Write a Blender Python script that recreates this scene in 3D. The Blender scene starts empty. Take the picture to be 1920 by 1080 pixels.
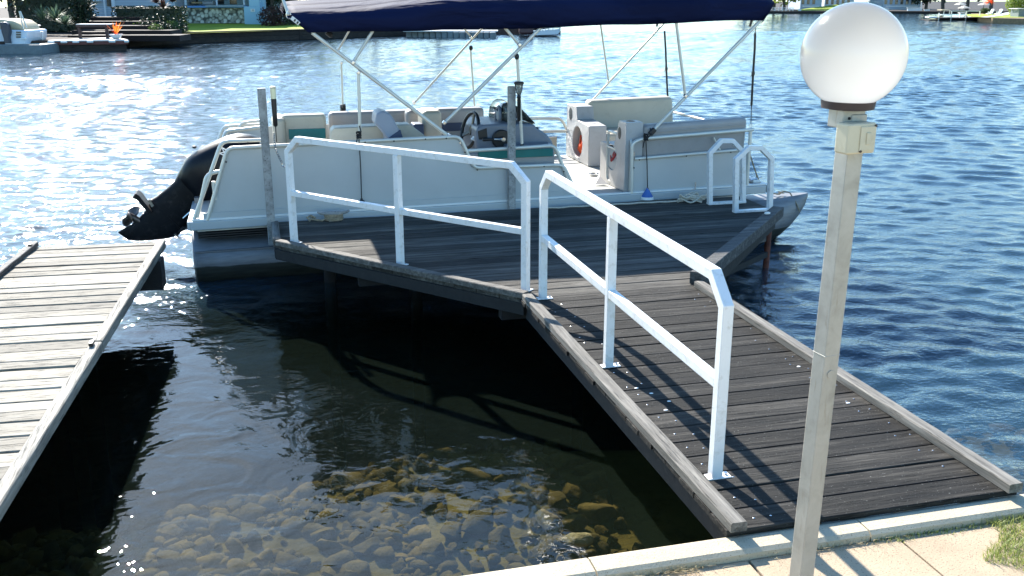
import bpy, bmesh, math, random
import numpy as np
from mathutils import Vector, Matrix, noise as mnoise

S = bpy.context.scene
COL = S.collection
random.seed(7)
R = math.radians

# ------------------------------------------------------------------ camera, sky, sun, exposure
# world axes: x runs along the planks of the jetty, y out over the lake along the gangway, z up, water at z = 0
FPX = 1830.0
PITCH = math.atan(552 / FPX)
EYE = 2.37
YAW = R(14.5)
cam_data = bpy.data.cameras.new("camera")
cam = bpy.data.objects.new("camera", cam_data)
COL.objects.link(cam)
cam.location = (0, 0, EYE)
cam.rotation_euler = (math.pi / 2 - PITCH, 0, -YAW)
cam_data.sensor_width = 36
cam_data.lens = 36 * FPX / 1920
cam_data.clip_start = 0.05
cam_data.clip_end = 2000
S.camera = cam

SUN_EL = R(36.0)
SUN_AZ = R(-11.5)          # measured from +y towards +x
sun_dir = Vector((math.sin(SUN_AZ) * math.cos(SUN_EL), math.cos(SUN_AZ) * math.cos(SUN_EL), math.sin(SUN_EL)))
sd = bpy.data.lights.new("sun", "SUN")
sd.energy = 5.0
sd.angle = R(0.55)
sd.color = (1.0, 0.945, 0.86)
sun = bpy.data.objects.new("sun", sd)
sun.rotation_euler = (-sun_dir).to_track_quat('-Z', 'Y').to_euler()
sun.location = (0, 0, 30)
COL.objects.link(sun)

w = bpy.data.worlds.new("World")
S.world = w
w.use_nodes = True
nt = w.node_tree
sky = nt.nodes.new("ShaderNodeTexSky")
sky.sky_type = 'NISHITA'
sky.sun_disc = False
sky.sun_elevation = SUN_EL
sky.sun_rotation = SUN_AZ % (2 * math.pi)
sky.air_density = 1.0
sky.dust_density = 0.4
sky.ozone_density = 1.6
bg = nt.nodes["Background"]
tint = nt.nodes.new("ShaderNodeMix"); tint.data_type = 'RGBA'; tint.blend_type = 'MULTIPLY'; tint.inputs[0].default_value = 1
tint.inputs[7].default_value = (.86, .98, 1.0, 1)
hsv = nt.nodes.new("ShaderNodeHueSaturation"); hsv.inputs['Saturation'].default_value = 1.2          # clear, strongly blue autumn sky
nt.links.new(sky.outputs[0], hsv.inputs['Color']); nt.links.new(hsv.outputs[0], tint.inputs[6]); nt.links.new(tint.outputs[2], bg.inputs[0])
bg.inputs[1].default_value = 0.13
S.view_settings.view_transform = 'Standard'
S.view_settings.look = 'None'
S.view_settings.gamma = 1
S.view_settings.exposure = 1.42
S.render.engine = 'CYCLES'
S.cycles.use_denoising = True
S.cycles.sample_clamp_direct = 0
S.cycles.max_bounces = 12
S.cycles.diffuse_bounces = 7
S.cycles.transparent_max_bounces = 12
S.cycles.sample_clamp_indirect = 6
S.cycles.caustics_reflective = False
S.cycles.caustics_refractive = False

# ------------------------------------------------------------------ measuring helpers (a photograph pixel met with a real plane)
def ray(px, py):
    x = px - 960.0
    y = 540.0 - py
    Y = FPX * math.cos(PITCH) + y * math.sin(PITCH)
    Z = -FPX * math.sin(PITCH) + y * math.cos(PITCH)
    return Vector((x * math.cos(YAW) + Y * math.sin(YAW), -x * math.sin(YAW) + Y * math.cos(YAW), Z))
E0 = Vector((0, 0, EYE))
def Pz(px, py, z):
    r = ray(px, py); return E0 + r * ((z - EYE) / r.z)
def Pv(px, py, v):
    r = ray(px, py); return E0 + r * (v / r.y)
def Pu(px, py, u):
    r = ray(px, py); return E0 + r * (u / r.x)
FWD = Vector((math.sin(YAW), math.cos(YAW), 0))
RGT = Vector((math.cos(YAW), -math.sin(YAW), 0))
def Pd(px, py, d):
    r = ray(px, py); return E0 + r * (d / r.dot(FWD))

# ------------------------------------------------------------------ mesh builder
class MB:
    def __init__(s):
        s.v = []; s.f = []; s.r = []; s.m = []; s.cur = 0.5; s.mi = 0
    def add(s, vs, fs):
        b = len(s.v)
        s.v.extend([tuple(p) for p in vs])
        for f in fs:
            s.f.append(tuple(i + b for i in f)); s.r.append(s.cur); s.m.append(s.mi)
        return s
    def box(s, c, d, M=None):
        c = Vector(c); hx, hy, hz = d[0] / 2, d[1] / 2, d[2] / 2
        vs = []
        for x, y, z in ((-1,-1,-1),(1,-1,-1),(1,1,-1),(-1,1,-1),(-1,-1,1),(1,-1,1),(1,1,1),(-1,1,1)):
            p = Vector((x * hx, y * hy, z * hz))
            if M is not None: p = M @ p
            vs.append(c + p)
        return s.add(vs, [(0,3,2,1),(4,5,6,7),(0,1,5,4),(1,2,6,5),(2,3,7,6),(3,0,4,7)])
    def bb(s, x0, x1, y0, y1, z0, z1):
        return s.box(((x0+x1)/2, (y0+y1)/2, (z0+z1)/2), (abs(x1-x0), abs(y1-y0), abs(z1-z0)))
    def bar(s, p0, p1, wd, ht, up=(0, 0, 1)):
        p0 = Vector(p0); p1 = Vector(p1); t = (p1 - p0).normalized()
        up = Vector(up)
        if abs(t.dot(up)) > 0.99: up = Vector((1, 0, 0))
        sd_ = t.cross(up).normalized(); u2 = sd_.cross(t).normalized()
        vs = []
        for p in (p0, p1):
            for a, b in ((-1,-1),(1,-1),(1,1),(-1,1)):
                vs.append(p + sd_ * (a * wd / 2) + u2 * (b * ht / 2))
        return s.add(vs, [(0,3,2,1),(4,5,6,7),(0,1,5,4),(1,2,6,5),(2,3,7,6),(3,0,4,7)])
    def path_bar(s, pts, wd, ht, side):
        """mitred rectangular section swept along pts; side = direction of the width"""
        pts = [Vector(p) for p in pts]; side = Vector(side).normalized(); n = len(pts)
        vs = []
        for i, p in enumerate(pts):
            a = (pts[i] - pts[i-1]).normalized() if i > 0 else None
            b = (pts[i+1] - pts[i]).normalized() if i < n-1 else None
            if a is None: a = b
            if b is None: b = a
            na = side.cross(a).normalized(); nb = side.cross(b).normalized()
            m = (na + nb).normalized(); k = 1 / max(0.3, m.dot(na))
            for q, r_ in ((-1,-1),(1,-1),(1,1),(-1,1)):
                vs.append(p + side * (q * wd / 2) + m * (r_ * k * ht / 2))
        fs = []
        for i in range(n-1):
            for j in range(4):
                fs.append((4*i+j, 4*i+(j+1)%4, 4*i+4+(j+1)%4, 4*i+4+j))
        fs.append((3,2,1,0)); e = 4*(n-1); fs.append((e,e+1,e+2,e+3))
        return s.add(vs, fs)
    def tube(s, pts, r, n=10, cap=True, closed=False):
        pts = [Vector(p) for p in pts]; m = len(pts)
        rs = r if isinstance(r, (list, tuple)) else [r] * m
        vs = []; ref = None
        for i, p in enumerate(pts):
            if closed: t = (pts[(i+1) % m] - pts[i-1])
            else: t = pts[min(i+1, m-1)] - pts[max(i-1, 0)]
            if t.length < 1e-9: t = Vector((0, 0, 1))
            t.normalize()
            if ref is None:
                ref = t.orthogonal().normalized()
            ref = (ref - t * ref.dot(t))
            if ref.length < 1e-6: ref = t.orthogonal()
            ref.normalize(); b = t.cross(ref)
            for k in range(n):
                a = 2 * math.pi * k / n
                vs.append(p + (ref * math.cos(a) + b * math.sin(a)) * rs[i])
        fs = []
        for i in range(m if closed else m-1):
            i2 = (i + 1) % m
            for k in range(n):
                fs.append((i*n+k, i*n+(k+1)%n, i2*n+(k+1)%n, i2*n+k))
        if cap and not closed:
            fs.append(tuple(range(n-1, -1, -1))); fs.append(tuple((m-1)*n+k for k in range(n)))
        return s.add(vs, fs)
    def lathe(s, c, prof, n=24, M=None):
        c = Vector(c); vs = []
        for r, z in prof:
            for k in range(n):
                a = 2 * math.pi * k / n
                p = Vector((r * math.cos(a), r * math.sin(a), z))
                if M is not None: p = M @ p
                vs.append(c + p)
        fs = []
        for i in range(len(prof)-1):
            for k in range(n):
                fs.append((i*n+k, i*n+(k+1)%n, (i+1)*n+(k+1)%n, (i+1)*n+k))
        if prof[0][0] > 1e-4: fs.append(tuple(range(n-1, -1, -1)))
        if prof[-1][0] > 1e-4: fs.append(tuple((len(prof)-1)*n+k for k in range(n)))
        return s.add(vs, fs)
    def prism(s, poly, d):
        """poly: list of points; extruded by vector d"""
        d = Vector(d); n = len(poly); a = [Vector(p) for p in poly]
        vs = a + [p + d for p in a]
        nrm = Vector((0, 0, 0))
        for i in range(n): nrm += a[i].cross(a[(i+1) % n])
        fs = [tuple(range(n)), tuple(range(2*n-1, n-1, -1))]
        for i in range(n):
            j = (i+1) % n; fs.append((j, i, n+i, n+j))
        if nrm.dot(d) > 0: fs = [tuple(reversed(f)) for f in fs]
        return s.add(vs, fs)
    def ball(s, c, rx, ry, rz, seg=12, rings=8):
        pr = [(math.sin(math.pi * i / rings), -math.cos(math.pi * i / rings)) for i in range(rings+1)]
        pr[0] = (0.0002, -1); pr[-1] = (0.0002, 1)
        M = Matrix.Diagonal((rx, ry, rz))
        return s.lathe(c, pr, seg, M)
    def build(s, name, mat, parent=None, origin=None, smooth=False, bevel=0, seg=2, ang=40):
        me = bpy.data.meshes.new(name)
        if origin is None:
            if parent is not None and not parent.get('_w') is None: origin = Vector(parent['_w'])
            else:
                lo = [min(p[i] for p in s.v) for i in range(3)]; hi = [max(p[i] for p in s.v) for i in range(3)]
                origin = Vector(((lo[0]+hi[0])/2, (lo[1]+hi[1])/2, lo[2]))
        origin = Vector(origin)
        me.from_pydata([(p[0]-origin.x, p[1]-origin.y, p[2]-origin.z) for p in s.v], [], s.f)
        mats = mat if isinstance(mat, (list, tuple)) else [mat]
        for m_ in mats: me.materials.append(m_)
        if len(mats) > 1: me.polygons.foreach_set("material_index", s.m)
        at = me.attributes.new("rnd", 'FLOAT', 'FACE')
        at.data.foreach_set("value", s.r)
        if smooth:
            me.polygons.foreach_set("use_smooth", [True] * len(s.f))
            me.set_sharp_from_angle(angle=R(ang))
        me.validate(); me.update()
        o = bpy.data.objects.new(name, me)
        COL.objects.link(o)
        if parent is not None:
            o.parent = parent
            o.location = origin - Vector(parent['_w'])
        else: o.location = origin
        o['_w'] = tuple(origin)
        if bevel:
            b = o.modifiers.new("bevel", 'BEVEL'); b.width = bevel; b.segments = seg; b.limit_method = 'ANGLE'; b.angle_limit = R(35)
            if not smooth:
                me.polygons.foreach_set("use_smooth", [True] * len(me.polygons)); b.harden_normals = True
        return o

def thing(name, loc, label, cat, group=None):
    o = bpy.data.objects.new(name, None)
    o.empty_display_size = 0.1
    COL.objects.link(o); o.location = loc; o['_w'] = tuple(loc)
    return tag(o, label, cat, group)
def tag(o, label, cat, group=None):
    o['label'] = label; o['category'] = cat
    if group: o['group'] = group
    return o
def struct(o): o['kind'] = 'structure'; return o
def stuff(o, label, cat): tag(o, label, cat); o['kind'] = 'stuff'; return o
def kids(o): return [c for c in bpy.data.objects if c.parent == o]
def copy_tree(o, parent=None, first=True):
    c = o.copy(); COL.objects.link(c)
    if parent is not None:
        c.parent = parent
    for k in kids(o): copy_tree(k, c)
    return c

# ------------------------------------------------------------------ materials
def newmat(name):
    m = bpy.data.materials.new(name); m.use_nodes = True
    return m, m.node_tree, m.node_tree.nodes["Principled BSDF"]
def N(t, kind, **k):
    n = t.nodes.new("ShaderNode" + kind)
    for a, b in k.items(): setattr(n, a, b)
    return n
def L(t, a, b): t.links.new(a, b)
def coords(t, scale=(1, 1, 1), rot=(0, 0, 0)):
    g = N(t, "TexCoord"); mp = N(t, "Mapping"); mp.inputs['Scale'].default_value = scale; mp.inputs['Rotation'].default_value = rot
    L(t, g.outputs['Object'], mp.inputs[0]); return mp.outputs[0]
def noise_n(t, co, sc, det=4, rough=0.55, dist=0.0):
    n = N(t, "TexNoise"); n.inputs['Scale'].default_value = sc; n.inputs['Detail'].default_value = det
    n.inputs['Roughness'].default_value = rough; n.inputs['Distortion'].default_value = dist
    L(t, co, n.inputs['Vector']); return n.outputs['Fac']
def ramp(t, fac, stops):
    r = N(t, "ValToRGB"); cr = r.color_ramp
    while len(cr.elements) < len(stops): cr.elements.new(0.5)
    for e, (p, c) in zip(cr.elements, stops):
        e.position = p; e.color = (*c, 1) if len(c) == 3 else c
    L(t, fac, r.inputs[0]); return r.outputs[0]
def mixc(t, a, b, fac, mode='MIX'):
    m = N(t, "Mix"); m.data_type = 'RGBA'; m.blend_type = mode
    for i, x in ((6, a), (7, b)):
        if isinstance(x, tuple): m.inputs[i].default_value = (*x, 1)
        else: L(t, x, m.inputs[i])
    if isinstance(fac, (int, float)): m.inputs[0].default_value = fac
    else: L(t, fac, m.inputs[0])
    return m.outputs[2]
def math_n(t, op, a, b=None, clamp=False):
    m = N(t, "Math", operation=op); m.use_clamp = clamp
    for i, x in ((0, a), (1, b)):
        if x is None: continue
        if isinstance(x, (int, float)): m.inputs[i].default_value = x
        else: L(t, x, m.inputs[i])
    return m.outputs[0]
def bump(t, h, strength, dist, bsdf, prev=None):
    b = N(t, "Bump"); b.inputs['Strength'].default_value = strength; b.inputs['Distance'].default_value = dist
    L(t, h, b.inputs['Height'])
    if prev is not None: L(t, prev, b.inputs['Normal'])
    if bsdf is not None: L(t, b.outputs[0], bsdf.inputs['Normal'])
    return b.outputs[0]

def simple(name, col, rough=0.5, metal=0.0, var=0.12, vscale=6, bmp=0.0, bscale=60, spec=0.5, coat=0.0, dirt=None, dirt_amt=0.35):
    m, t, b = newmat(name)
    co = coords(t)
    n1 = noise_n(t, co, vscale, 5)
    lo = tuple(c * (1 - var) for c in col); hi = tuple(min(1, c * (1 + var)) for c in col)
    c = ramp(t, n1, [(0.3, lo), (0.7, hi)])
    if dirt:
        n3 = noise_n(t, co, vscale * 2.7, 8, 0.7, 0.4)
        k = ramp(t, n3, [(0.52, (0, 0, 0)), (0.72, (dirt_amt,) * 3)])
        c = mixc(t, c, dirt, k)
    L(t, c, b.inputs['Base Color'])
    n2 = noise_n(t, co, bscale, 6)
    rr = ramp(t, n2, [(0.2, (max(0.02, rough - 0.08),) * 3), (0.8, (min(1, rough + 0.1),) * 3)])
    L(t, rr, b.inputs['Roughness'])
    b.inputs['Metallic'].default_value = metal
    b.inputs['Specular IOR Level'].default_value = spec
    b.inputs['Coat Weight'].default_value = coat
    if bmp: bump(t, n2, 0.6, bmp, b)
    return m

def wood(name, cols, along='x', rough=0.75, depth=0.003, grain=26, rnd=0.5, streak=2.0, spec=0.4, speck=None):
    """weathered board: streaks along the grain, splits, each board its own tone"""
    m, t, b = newmat(name)
    g = N(t, "TexCoord")
    at = N(t, "Attribute"); at.attribute_name = "rnd"
    off = N(t, "CombineXYZ"); L(t, math_n(t, 'MULTIPLY', at.outputs['Fac'], 37.0), off.inputs[0]); L(t, math_n(t, 'MULTIPLY', at.outputs['Fac'], 91.0), off.inputs[1])
    ad = N(t, "VectorMath", operation='ADD'); L(t, g.outputs['Object'], ad.inputs[0]); L(t, off.outputs[0], ad.inputs[1])
    mp = N(t, "Mapping"); L(t, ad.outputs[0], mp.inputs[0])
    mp.inputs['Scale'].default_value = (streak, grain, grain) if along == 'x' else (grain, streak, grain)
    n1 = noise_n(t, mp.outputs[0], 1.0, 8, 0.65, 0.3)
    n2 = noise_n(t, mp.outputs[0], 3.1, 6, 0.7, 0.1)
    n3 = noise_n(t, g.outputs['Object'], 2.3, 4)
    base = ramp(t, n1, [(0.28, cols[0]), (0.5, cols[1]), (0.72, cols[2])])
    tone = math_n(t, 'ADD', math_n(t, 'MULTIPLY', at.outputs['Fac'], rnd), 1 - rnd / 2)
    tc = N(t, "CombineColor");
    for i in range(3): L(t, tone, tc.inputs[i])
    base = mixc(t, base, tc.outputs[0], 1.0, 'MULTIPLY')
    cr = ramp(t, n2, [(0.33, (0.12,) * 3), (0.43, (1, 1, 1))])
    base = mixc(t, base, cr, 0.85, 'MULTIPLY')
    pt = ramp(t, n3, [(0.35, (0.75,) * 3), (0.65, (1.15,) * 3)])
    base = mixc(t, base, pt, 0.6, 'MULTIPLY')
    if speck:
        n4 = noise_n(t, g.outputs['Object'], 140, 2)
        base = mixc(t, base, speck, ramp(t, n4, [(0.68, (0,) * 3), (0.74, (0.6,) * 3)]))
    L(t, base, b.inputs['Base Color'])
    b.inputs['Specular IOR Level'].default_value = spec
    L(t, ramp(t, n1, [(0.2, (rough - 0.15,) * 3), (0.8, (min(1, rough + 0.1),) * 3)]), b.inputs['Roughness'])
    h = math_n(t, 'ADD', n1, math_n(t, 'MULTIPLY', ramp(t, n2, [(0.33, (0,) * 3), (0.45, (1,) * 3)]), 0.8))
    bump(t, h, 0.9, depth, b)
    return m

M = {}
M['deck'] = wood('dark_decking', [(.004, .0038, .0033), (.017, .0158, .014), (.066, .061, .053)], 'x', 0.85, .004, 30, .9, 1.6, spec=.2, speck=(.3, .3, .28))
M['deck2'] = wood('greyed_decking', [(.025, .024, .021), (.065, .06, .052), (.15, .14, .12)], 'x', 0.85, .004, 30, .9, 1.6, spec=.2)
M['kerb_y'] = wood('grey_kerb_timber', [(.05, .046, .04), (.14, .13, .112), (.30, .28, .245)], 'y', 0.8, .004, 34, .2, 1.5)
M['kerb_x'] = wood('grey_kerb_timber_across', [(.05, .046, .04), (.13, .12, .105), (.26, .24, .21)], 'x', 0.8, .004, 34, .2, 1.5)
M['beam_dark'] = wood('dark_edge_beam', [(.015, .015, .016), (.05, .05, .05), (.16, .155, .145)], 'x', 0.75, .004, 30, .3, 1.2)
M['dock'] = wood('silvered_decking', [(.12, .105, .08), (.25, .225, .18), (.37, .34, .285)], 'x', 0.8, .004, 22, .8, 2.2, spec=0.25)
M['dock_y'] = wood('silvered_edge_board', [(.12, .11, .09), (.24, .22, .185), (.36, .34, .29)], 'y', 0.75, .003, 34, .2, 1.4, spec=0.3)
M['pile'] = wood('weathered_pile', [(.20, .195, .185), (.33, .325, .31), (.45, .44, .42)], 'x', 0.85, .002, 18, .2, 18)
M['under'] = simple('underside_timber', (.022, .02, .018), .9, bmp=.004, bscale=25)
M['rust'] = simple('rusty_red_pile', (.16, .05, .03), .8, bmp=.003, bscale=30, var=.4, vscale=9, dirt=(.02, .02, .015), dirt_amt=.8)
M['white'] = simple('white_painted_aluminium', (.8, .8, .785), .34, var=.04, dirt=(.42, .39, .31), dirt_amt=.55, vscale=7, coat=.15)
M['alu'] = simple('anodised_tube', (.66, .64, .57), .36, metal=.25, var=.06, bscale=90)
M['steel'] = simple('stainless', (.6, .6, .6), .22, metal=1, var=.05)
M['panel'] = simple('boat_side_panel', (.45, .475, .475), .38, metal=.1, var=.05, vscale=2.2, bmp=.0006, bscale=3, dirt=(.4, .42, .4), dirt_amt=.25)
M['vinyl'] = simple('grey_vinyl', (.33, .315, .305), .48, var=.07, vscale=4, bmp=.0016, bscale=22, dirt=(.2, .19, .17), dirt_amt=.3)
M['cream'] = simple('cream_vinyl', (.5, .455, .36), .5, var=.06, vscale=4, bmp=.0015, bscale=18, dirt=(.3, .26, .2), dirt_amt=.3)
M['teal'] = simple('teal_vinyl', (.0, .16, .15), .5, var=.1)
M['navy_vinyl'] = simple('navy_vinyl', (.03, .05, .10), .5, var=.1)
M['moulded'] = simple('grey_moulded_plastic', (.42, .41, .40), .45, var=.06, vscale=3, dirt=(.25, .2, .16), dirt_amt=.3)
M['console'] = simple('blue_grey_console', (.17, .19, .225), .42, var=.08, bmp=.0005)
M['black'] = simple('black_plastic', (.012, .012, .013), .42, var=.2)
M['motor'] = simple('gloss_black_paint', (.003, .003, .005), .4, spec=.3, var=.3, vscale=3, dirt=(.03, .03, .028), dirt_amt=.25)
M['motor_leg'] = simple('weathered_black_casting', (.005, .005, .006), .6, spec=.25, var=.4, bmp=.002, bscale=18, dirt=(.05, .045, .04), dirt_amt=.5)
M['prop'] = simple('worn_propeller_metal', (.13, .10, .08), .35, metal=.7, var=.4)
M['rope'] = simple('cream_rope', (.55, .5, .41), .85, var=.15, vscale=60, bmp=.004, bscale=160)
M['rope_old'] = simple('old_beige_rope', (.3, .24, .16), .9, var=.3, vscale=60, bmp=.004, bscale=160)
M['blackcord'] = simple('black_webbing', (.01, .01, .011), .6, var=.3)
M['orange'] = simple('orange_lifejacket', (.8, .10, .02), .6, var=.2, vscale=14, bmp=.004, bscale=20)
M['red'] = simple('red_fabric', (.35, .02, .03), .6, var=.2)
M['blue_cone'] = simple('blue_plastic_cone', (.04, .12, .38), .5, var=.2)
M['white_plastic'] = simple('white_plastic', (.75, .75, .72), .45, var=.04)
M['floor'] = simple('boat_floor', (.42, .42, .39), .55, var=.08, bmp=.0006, bscale=120, dirt=(.3, .28, .23))
M['brown'] = simple('brown_collar', (.035, .022, .022), .5, var=.1)
M['boxcream'] = simple('aged_cream_plastic', (.55, .5, .36), .55, var=.06, dirt=(.35, .28, .15), dirt_amt=.4)
M['worn'] = simple('worn_through_foam', (.25, .12, .05), .9, var=.4, vscale=30)
M['chrome_dark'] = simple('galvanised_chain', (.25, .25, .25), .4, metal=.9, var=.2)

def canvas():
    m, t, b = newmat('navy_canvas')
    co = coords(t, (1, 3.5, 3.5)); n = noise_n(t, co, 1.6, 3, .45, .6)
    wv = noise_n(t, coords(t), 240, 2)
    L(t, ramp(t, n, [(.3, (.003, .006, .03)), (.7, (.005, .010, .045))]), b.inputs['Base Color'])
    b.inputs['Roughness'].default_value = .75; b.inputs['Specular IOR Level'].default_value = .12
    p = bump(t, n, .8, .08, None)
    bump(t, wv, .3, .001, b, p)
    return m
M['canvas'] = canvas()

def pontoon_mat():
    m, t, b = newmat('brushed_pontoon_metal')
    g = N(t, "TexCoord"); sx = N(t, "SeparateXYZ"); L(t, g.outputs['Object'], sx.inputs[0])
    n = noise_n(t, coords(t, (2, 2, 14)), 2.2, 6, .6)
    z = math_n(t, 'ADD', sx.outputs[2], math_n(t, 'MULTIPLY', n, .03))
    k = ramp(t, z, [(.145, (0,) * 3), (.152, (1,) * 3)])
    c = mixc(t, ramp(t, n, [(.3, (.012, .013, .010)), (.8, (.05, .055, .04))]), ramp(t, n, [(.3, (.17, .173, .178)), (.7, (.27, .273, .278))]), k)
    L(t, c, b.inputs['Base Color'])
    L(t, math_n(t, 'MULTIPLY', k, .6), b.inputs['Metallic'])
    b.inputs['Roughness'].default_value = .55
    bump(t, n, .3, .002, b)
    return m
M['pontoon'] = pontoon_mat()

def pole_mat():
    m, t, b = newmat('aged_galvanised_pole')
    co = coords(t)
    n = noise_n(t, co, 9, 8, .65, .5); n2 = noise_n(t, coords(t, (1, 1, .15)), 60, 5)
    c = ramp(t, n, [(.3, (.30, .288, .25)), (.5, (.39, .375, .33)), (.75, (.46, .445, .40))])
    c = mixc(t, c, (.2, .15, .09), ramp(t, n2, [(.62, (0,) * 3), (.75, (.4,) * 3)]))
    L(t, c, b.inputs['Base Color']); b.inputs['Metallic'].default_value = .35; b.inputs['Roughness'].default_value = .48
    bump(t, n2, .3, .0015, b)
    return m
M['pole'] = pole_mat()

def opal():
    m = bpy.data.materials.new('opal_globe'); m.use_nodes = True; t = m.node_tree; t.nodes.clear()
    o = N(t, "OutputMaterial"); d = N(t, "BsdfDiffuse"); tr = N(t, "BsdfTranslucent"); gl = N(t, "BsdfGlossy")
    n = noise_n(t, coords(t), 3, 5)
    c = ramp(t, n, [(.3, (.95, .94, .9)), (.7, (.985, .975, .945))])
    L(t, c, d.inputs[0]); L(t, c, tr.inputs[0]); gl.inputs['Roughness'].default_value = .12
    m1 = N(t, "MixShader"); m1.inputs[0].default_value = .93; L(t, d.outputs[0], m1.inputs[1]); L(t, tr.outputs[0], m1.inputs[2])
    fr = N(t, "Fresnel"); fr.inputs[0].default_value = 1.45
    m2 = N(t, "MixShader"); L(t, fr.outputs[0], m2.inputs[0]); L(t, m1.outputs[0], m2.inputs[1]); L(t, gl.outputs[0], m2.inputs[2])
    L(t, m2.outputs[0], o.inputs[0]); return m
M['opal'] = opal()

def glass(name, col, a):
    m = bpy.data.materials.new(name); m.use_nodes = True; t = m.node_tree; t.nodes.clear()
    o = N(t, "OutputMaterial"); tr = N(t, "BsdfTransparent"); gl = N(t, "BsdfGlossy"); df = N(t, "BsdfDiffuse")
    n = noise_n(t, coords(t), 12, 4)
    L(t, ramp(t, n, [(.3, tuple(c * .9 for c in col)), (.7, col)]), tr.inputs[0])
    gl.inputs['Roughness'].default_value = .08
    df.inputs[0].default_value = (.4, .42, .4, 1)
    m1 = N(t, "MixShader"); m1.inputs[0].default_value = a; L(t, tr.outputs[0], m1.inputs[1]); L(t, df.outputs[0], m1.inputs[2])
    fr = N(t, "Fresnel"); fr.inputs[0].default_value = 1.5
    m2 = N(t, "MixShader"); L(t, fr.outputs[0], m2.inputs[0]); L(t, m1.outputs[0], m2.inputs[1]); L(t, gl.outputs[0], m2.inputs[2])
    L(t, m2.outputs[0], o.inputs[0]); return m
M['screen'] = glass('smoked_windscreen', (.35, .4, .38), .22)
M['clear'] = glass('clear_plastic', (.9, .92, .9), .3)

def concrete(name, c0, c1, speck, bdist=.0015):
    m, t, b = newmat(name)
    co = coords(t); n = noise_n(t, co, 4, 8, .6); n2 = noise_n(t, co, 150, 3, .6); n3 = noise_n(t, co, 420, 2)
    v = N(t, "TexVoronoi"); v.inputs['Scale'].default_value = 85; L(t, co, v.inputs['Vector'])
    c = ramp(t, n, [(.3, c0), (.7, c1)])
    c = mixc(t, c, speck, ramp(t, v.outputs['Distance'], [(.14, (.75,) * 3), (.24, (0,) * 3)]))
    c = mixc(t, c, tuple(x * .55 for x in c0), ramp(t, n2, [(.58, (0,) * 3), (.7, (.5,) * 3)]))
    L(t, c, b.inputs['Base Color']); b.inputs['Roughness'].default_value = .88
    bump(t, math_n(t, 'ADD', n2, math_n(t, 'MULTIPLY', n3, .5)), .8, bdist, b)
    return m
M['coping'] = concrete('coping_concrete', (.44, .37, .26), (.52, .45, .32), (.24, .17, .11), .003)
M['paver'] = concrete('exposed_paver', (.36, .275, .18), (.45, .35, .235), (.14, .085, .05), .003)
M['seawall'] = concrete('seawall_concrete', (.05, .045, .035), (.12, .11, .09), (.03, .03, .02), .004)
M['soil'] = simple('sandy_soil', (.36, .31, .23), .95, var=.3, vscale=20, bmp=.008, bscale=60)

def foliage(name, c0, c1, c2, rough=.55, trans=.25):
    m, t, b = newmat(name)
    at = N(t, "Attribute"); at.attribute_name = "rnd"
    L(t, ramp(t, at.outputs['Fac'], [(0, c0), (.5, c1), (1, c2)]), b.inputs['Base Color'])
    b.inputs['Roughness'].default_value = rough
    tr = N(t, "BsdfTranslucent"); L(t, ramp(t, at.outputs['Fac'], [(0, tuple(x*1.6 for x in c0)), (1, tuple(x*1.8 for x in c2))]), tr.inputs[0])
    mx = N(t, "MixShader"); mx.inputs[0].default_value = trans
    out = t.nodes["Material Output"]; L(t, b.outputs[0], mx.inputs[1]); L(t, tr.outputs[0], mx.inputs[2]); L(t, mx.outputs[0], out.inputs[0])
    return m
M['leaf_dark'] = foliage('dark_foliage', (.006, .014, .006), (.012, .026, .010), (.028, .05, .016), trans=.06)
M['leaf_mid'] = foliage('mid_foliage', (.02, .04, .012), (.045, .085, .02), (.10, .15, .03))
M['leaf_bright'] = foliage('bright_foliage', (.07, .11, .015), (.15, .21, .03), (.28, .34, .05), trans=.4)
M['leaf_sage'] = foliage('cycad_foliage', (.03, .06, .035), (.07, .12, .07), (.14, .2, .12))
M['leaf_orange'] = foliage('orange_leaves', (.5, .06, .01), (.8, .14, .02), (.95, .3, .04), trans=.5)
M['leaf_purple'] = foliage('dark_red_foliage', (.02, .012, .012), (.05, .022, .02), (.09, .04, .03))
M['grassblade'] = foliage('grass_blades', (.10, .14, .02), (.2, .25, .05), (.36, .38, .12), trans=.35)
M['drygrass'] = foliage('dry_grass_blades', (.3, .22, .11), (.45, .35, .18), (.6, .5, .3), trans=.3)
M['bark'] = simple('bark', (.09, .075, .06), .9, var=.3, bmp=.02, bscale=14)
def lawn_mat():
    m, t, b = newmat('lawn')
    co = coords(t); n = noise_n(t, co, .8, 6); n2 = noise_n(t, co, 30, 4)
    c = ramp(t, n, [(.3, (.22, .28, .015)), (.7, (.36, .42, .02))])
    c = mixc(t, c, (.1, .14, .02), ramp(t, n2, [(.5, (0,) * 3), (.7, (.6,) * 3)]))
    L(t, c, b.inputs['Base Color']); b.inputs['Roughness'].default_value = .9
    bump(t, n2, .8, .03, b); return m
M['lawn'] = lawn_mat()
M['darkground'] = simple('garden_mulch', (.05, .035, .028), .95, var=.3, bmp=.02, bscale=10)
M['retain'] = wood('dark_retaining_sleepers', [(.012, .01, .009), (.035, .027, .022), (.06, .048, .04)], 'x', .85, .01, 6, .4, .6)
M['steps'] = wood('reddish_brown_sleepers', [(.009, .005, .0045), (.02, .011, .009), (.032, .018, .014)], 'x', .85, .01, 6, .4, .6)
M['palewall'] = simple('pale_blue_render', (.42, .5, .58), .7, var=.06, vscale=1)
M['bluewall'] = simple('sky_blue_paint', (.30, .5, .62), .6, var=.05, vscale=1)
M['bluetrim'] = simple('bright_blue_band', (.10, .24, .5), .5, var=.05)
M['roof'] = simple('roof_tiles', (.12, .09, .08), .8, var=.2, bmp=.02, bscale=8)
M['window'] = simple('dark_window', (.03, .04, .05), .1, var=.2, spec=.8)
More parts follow.
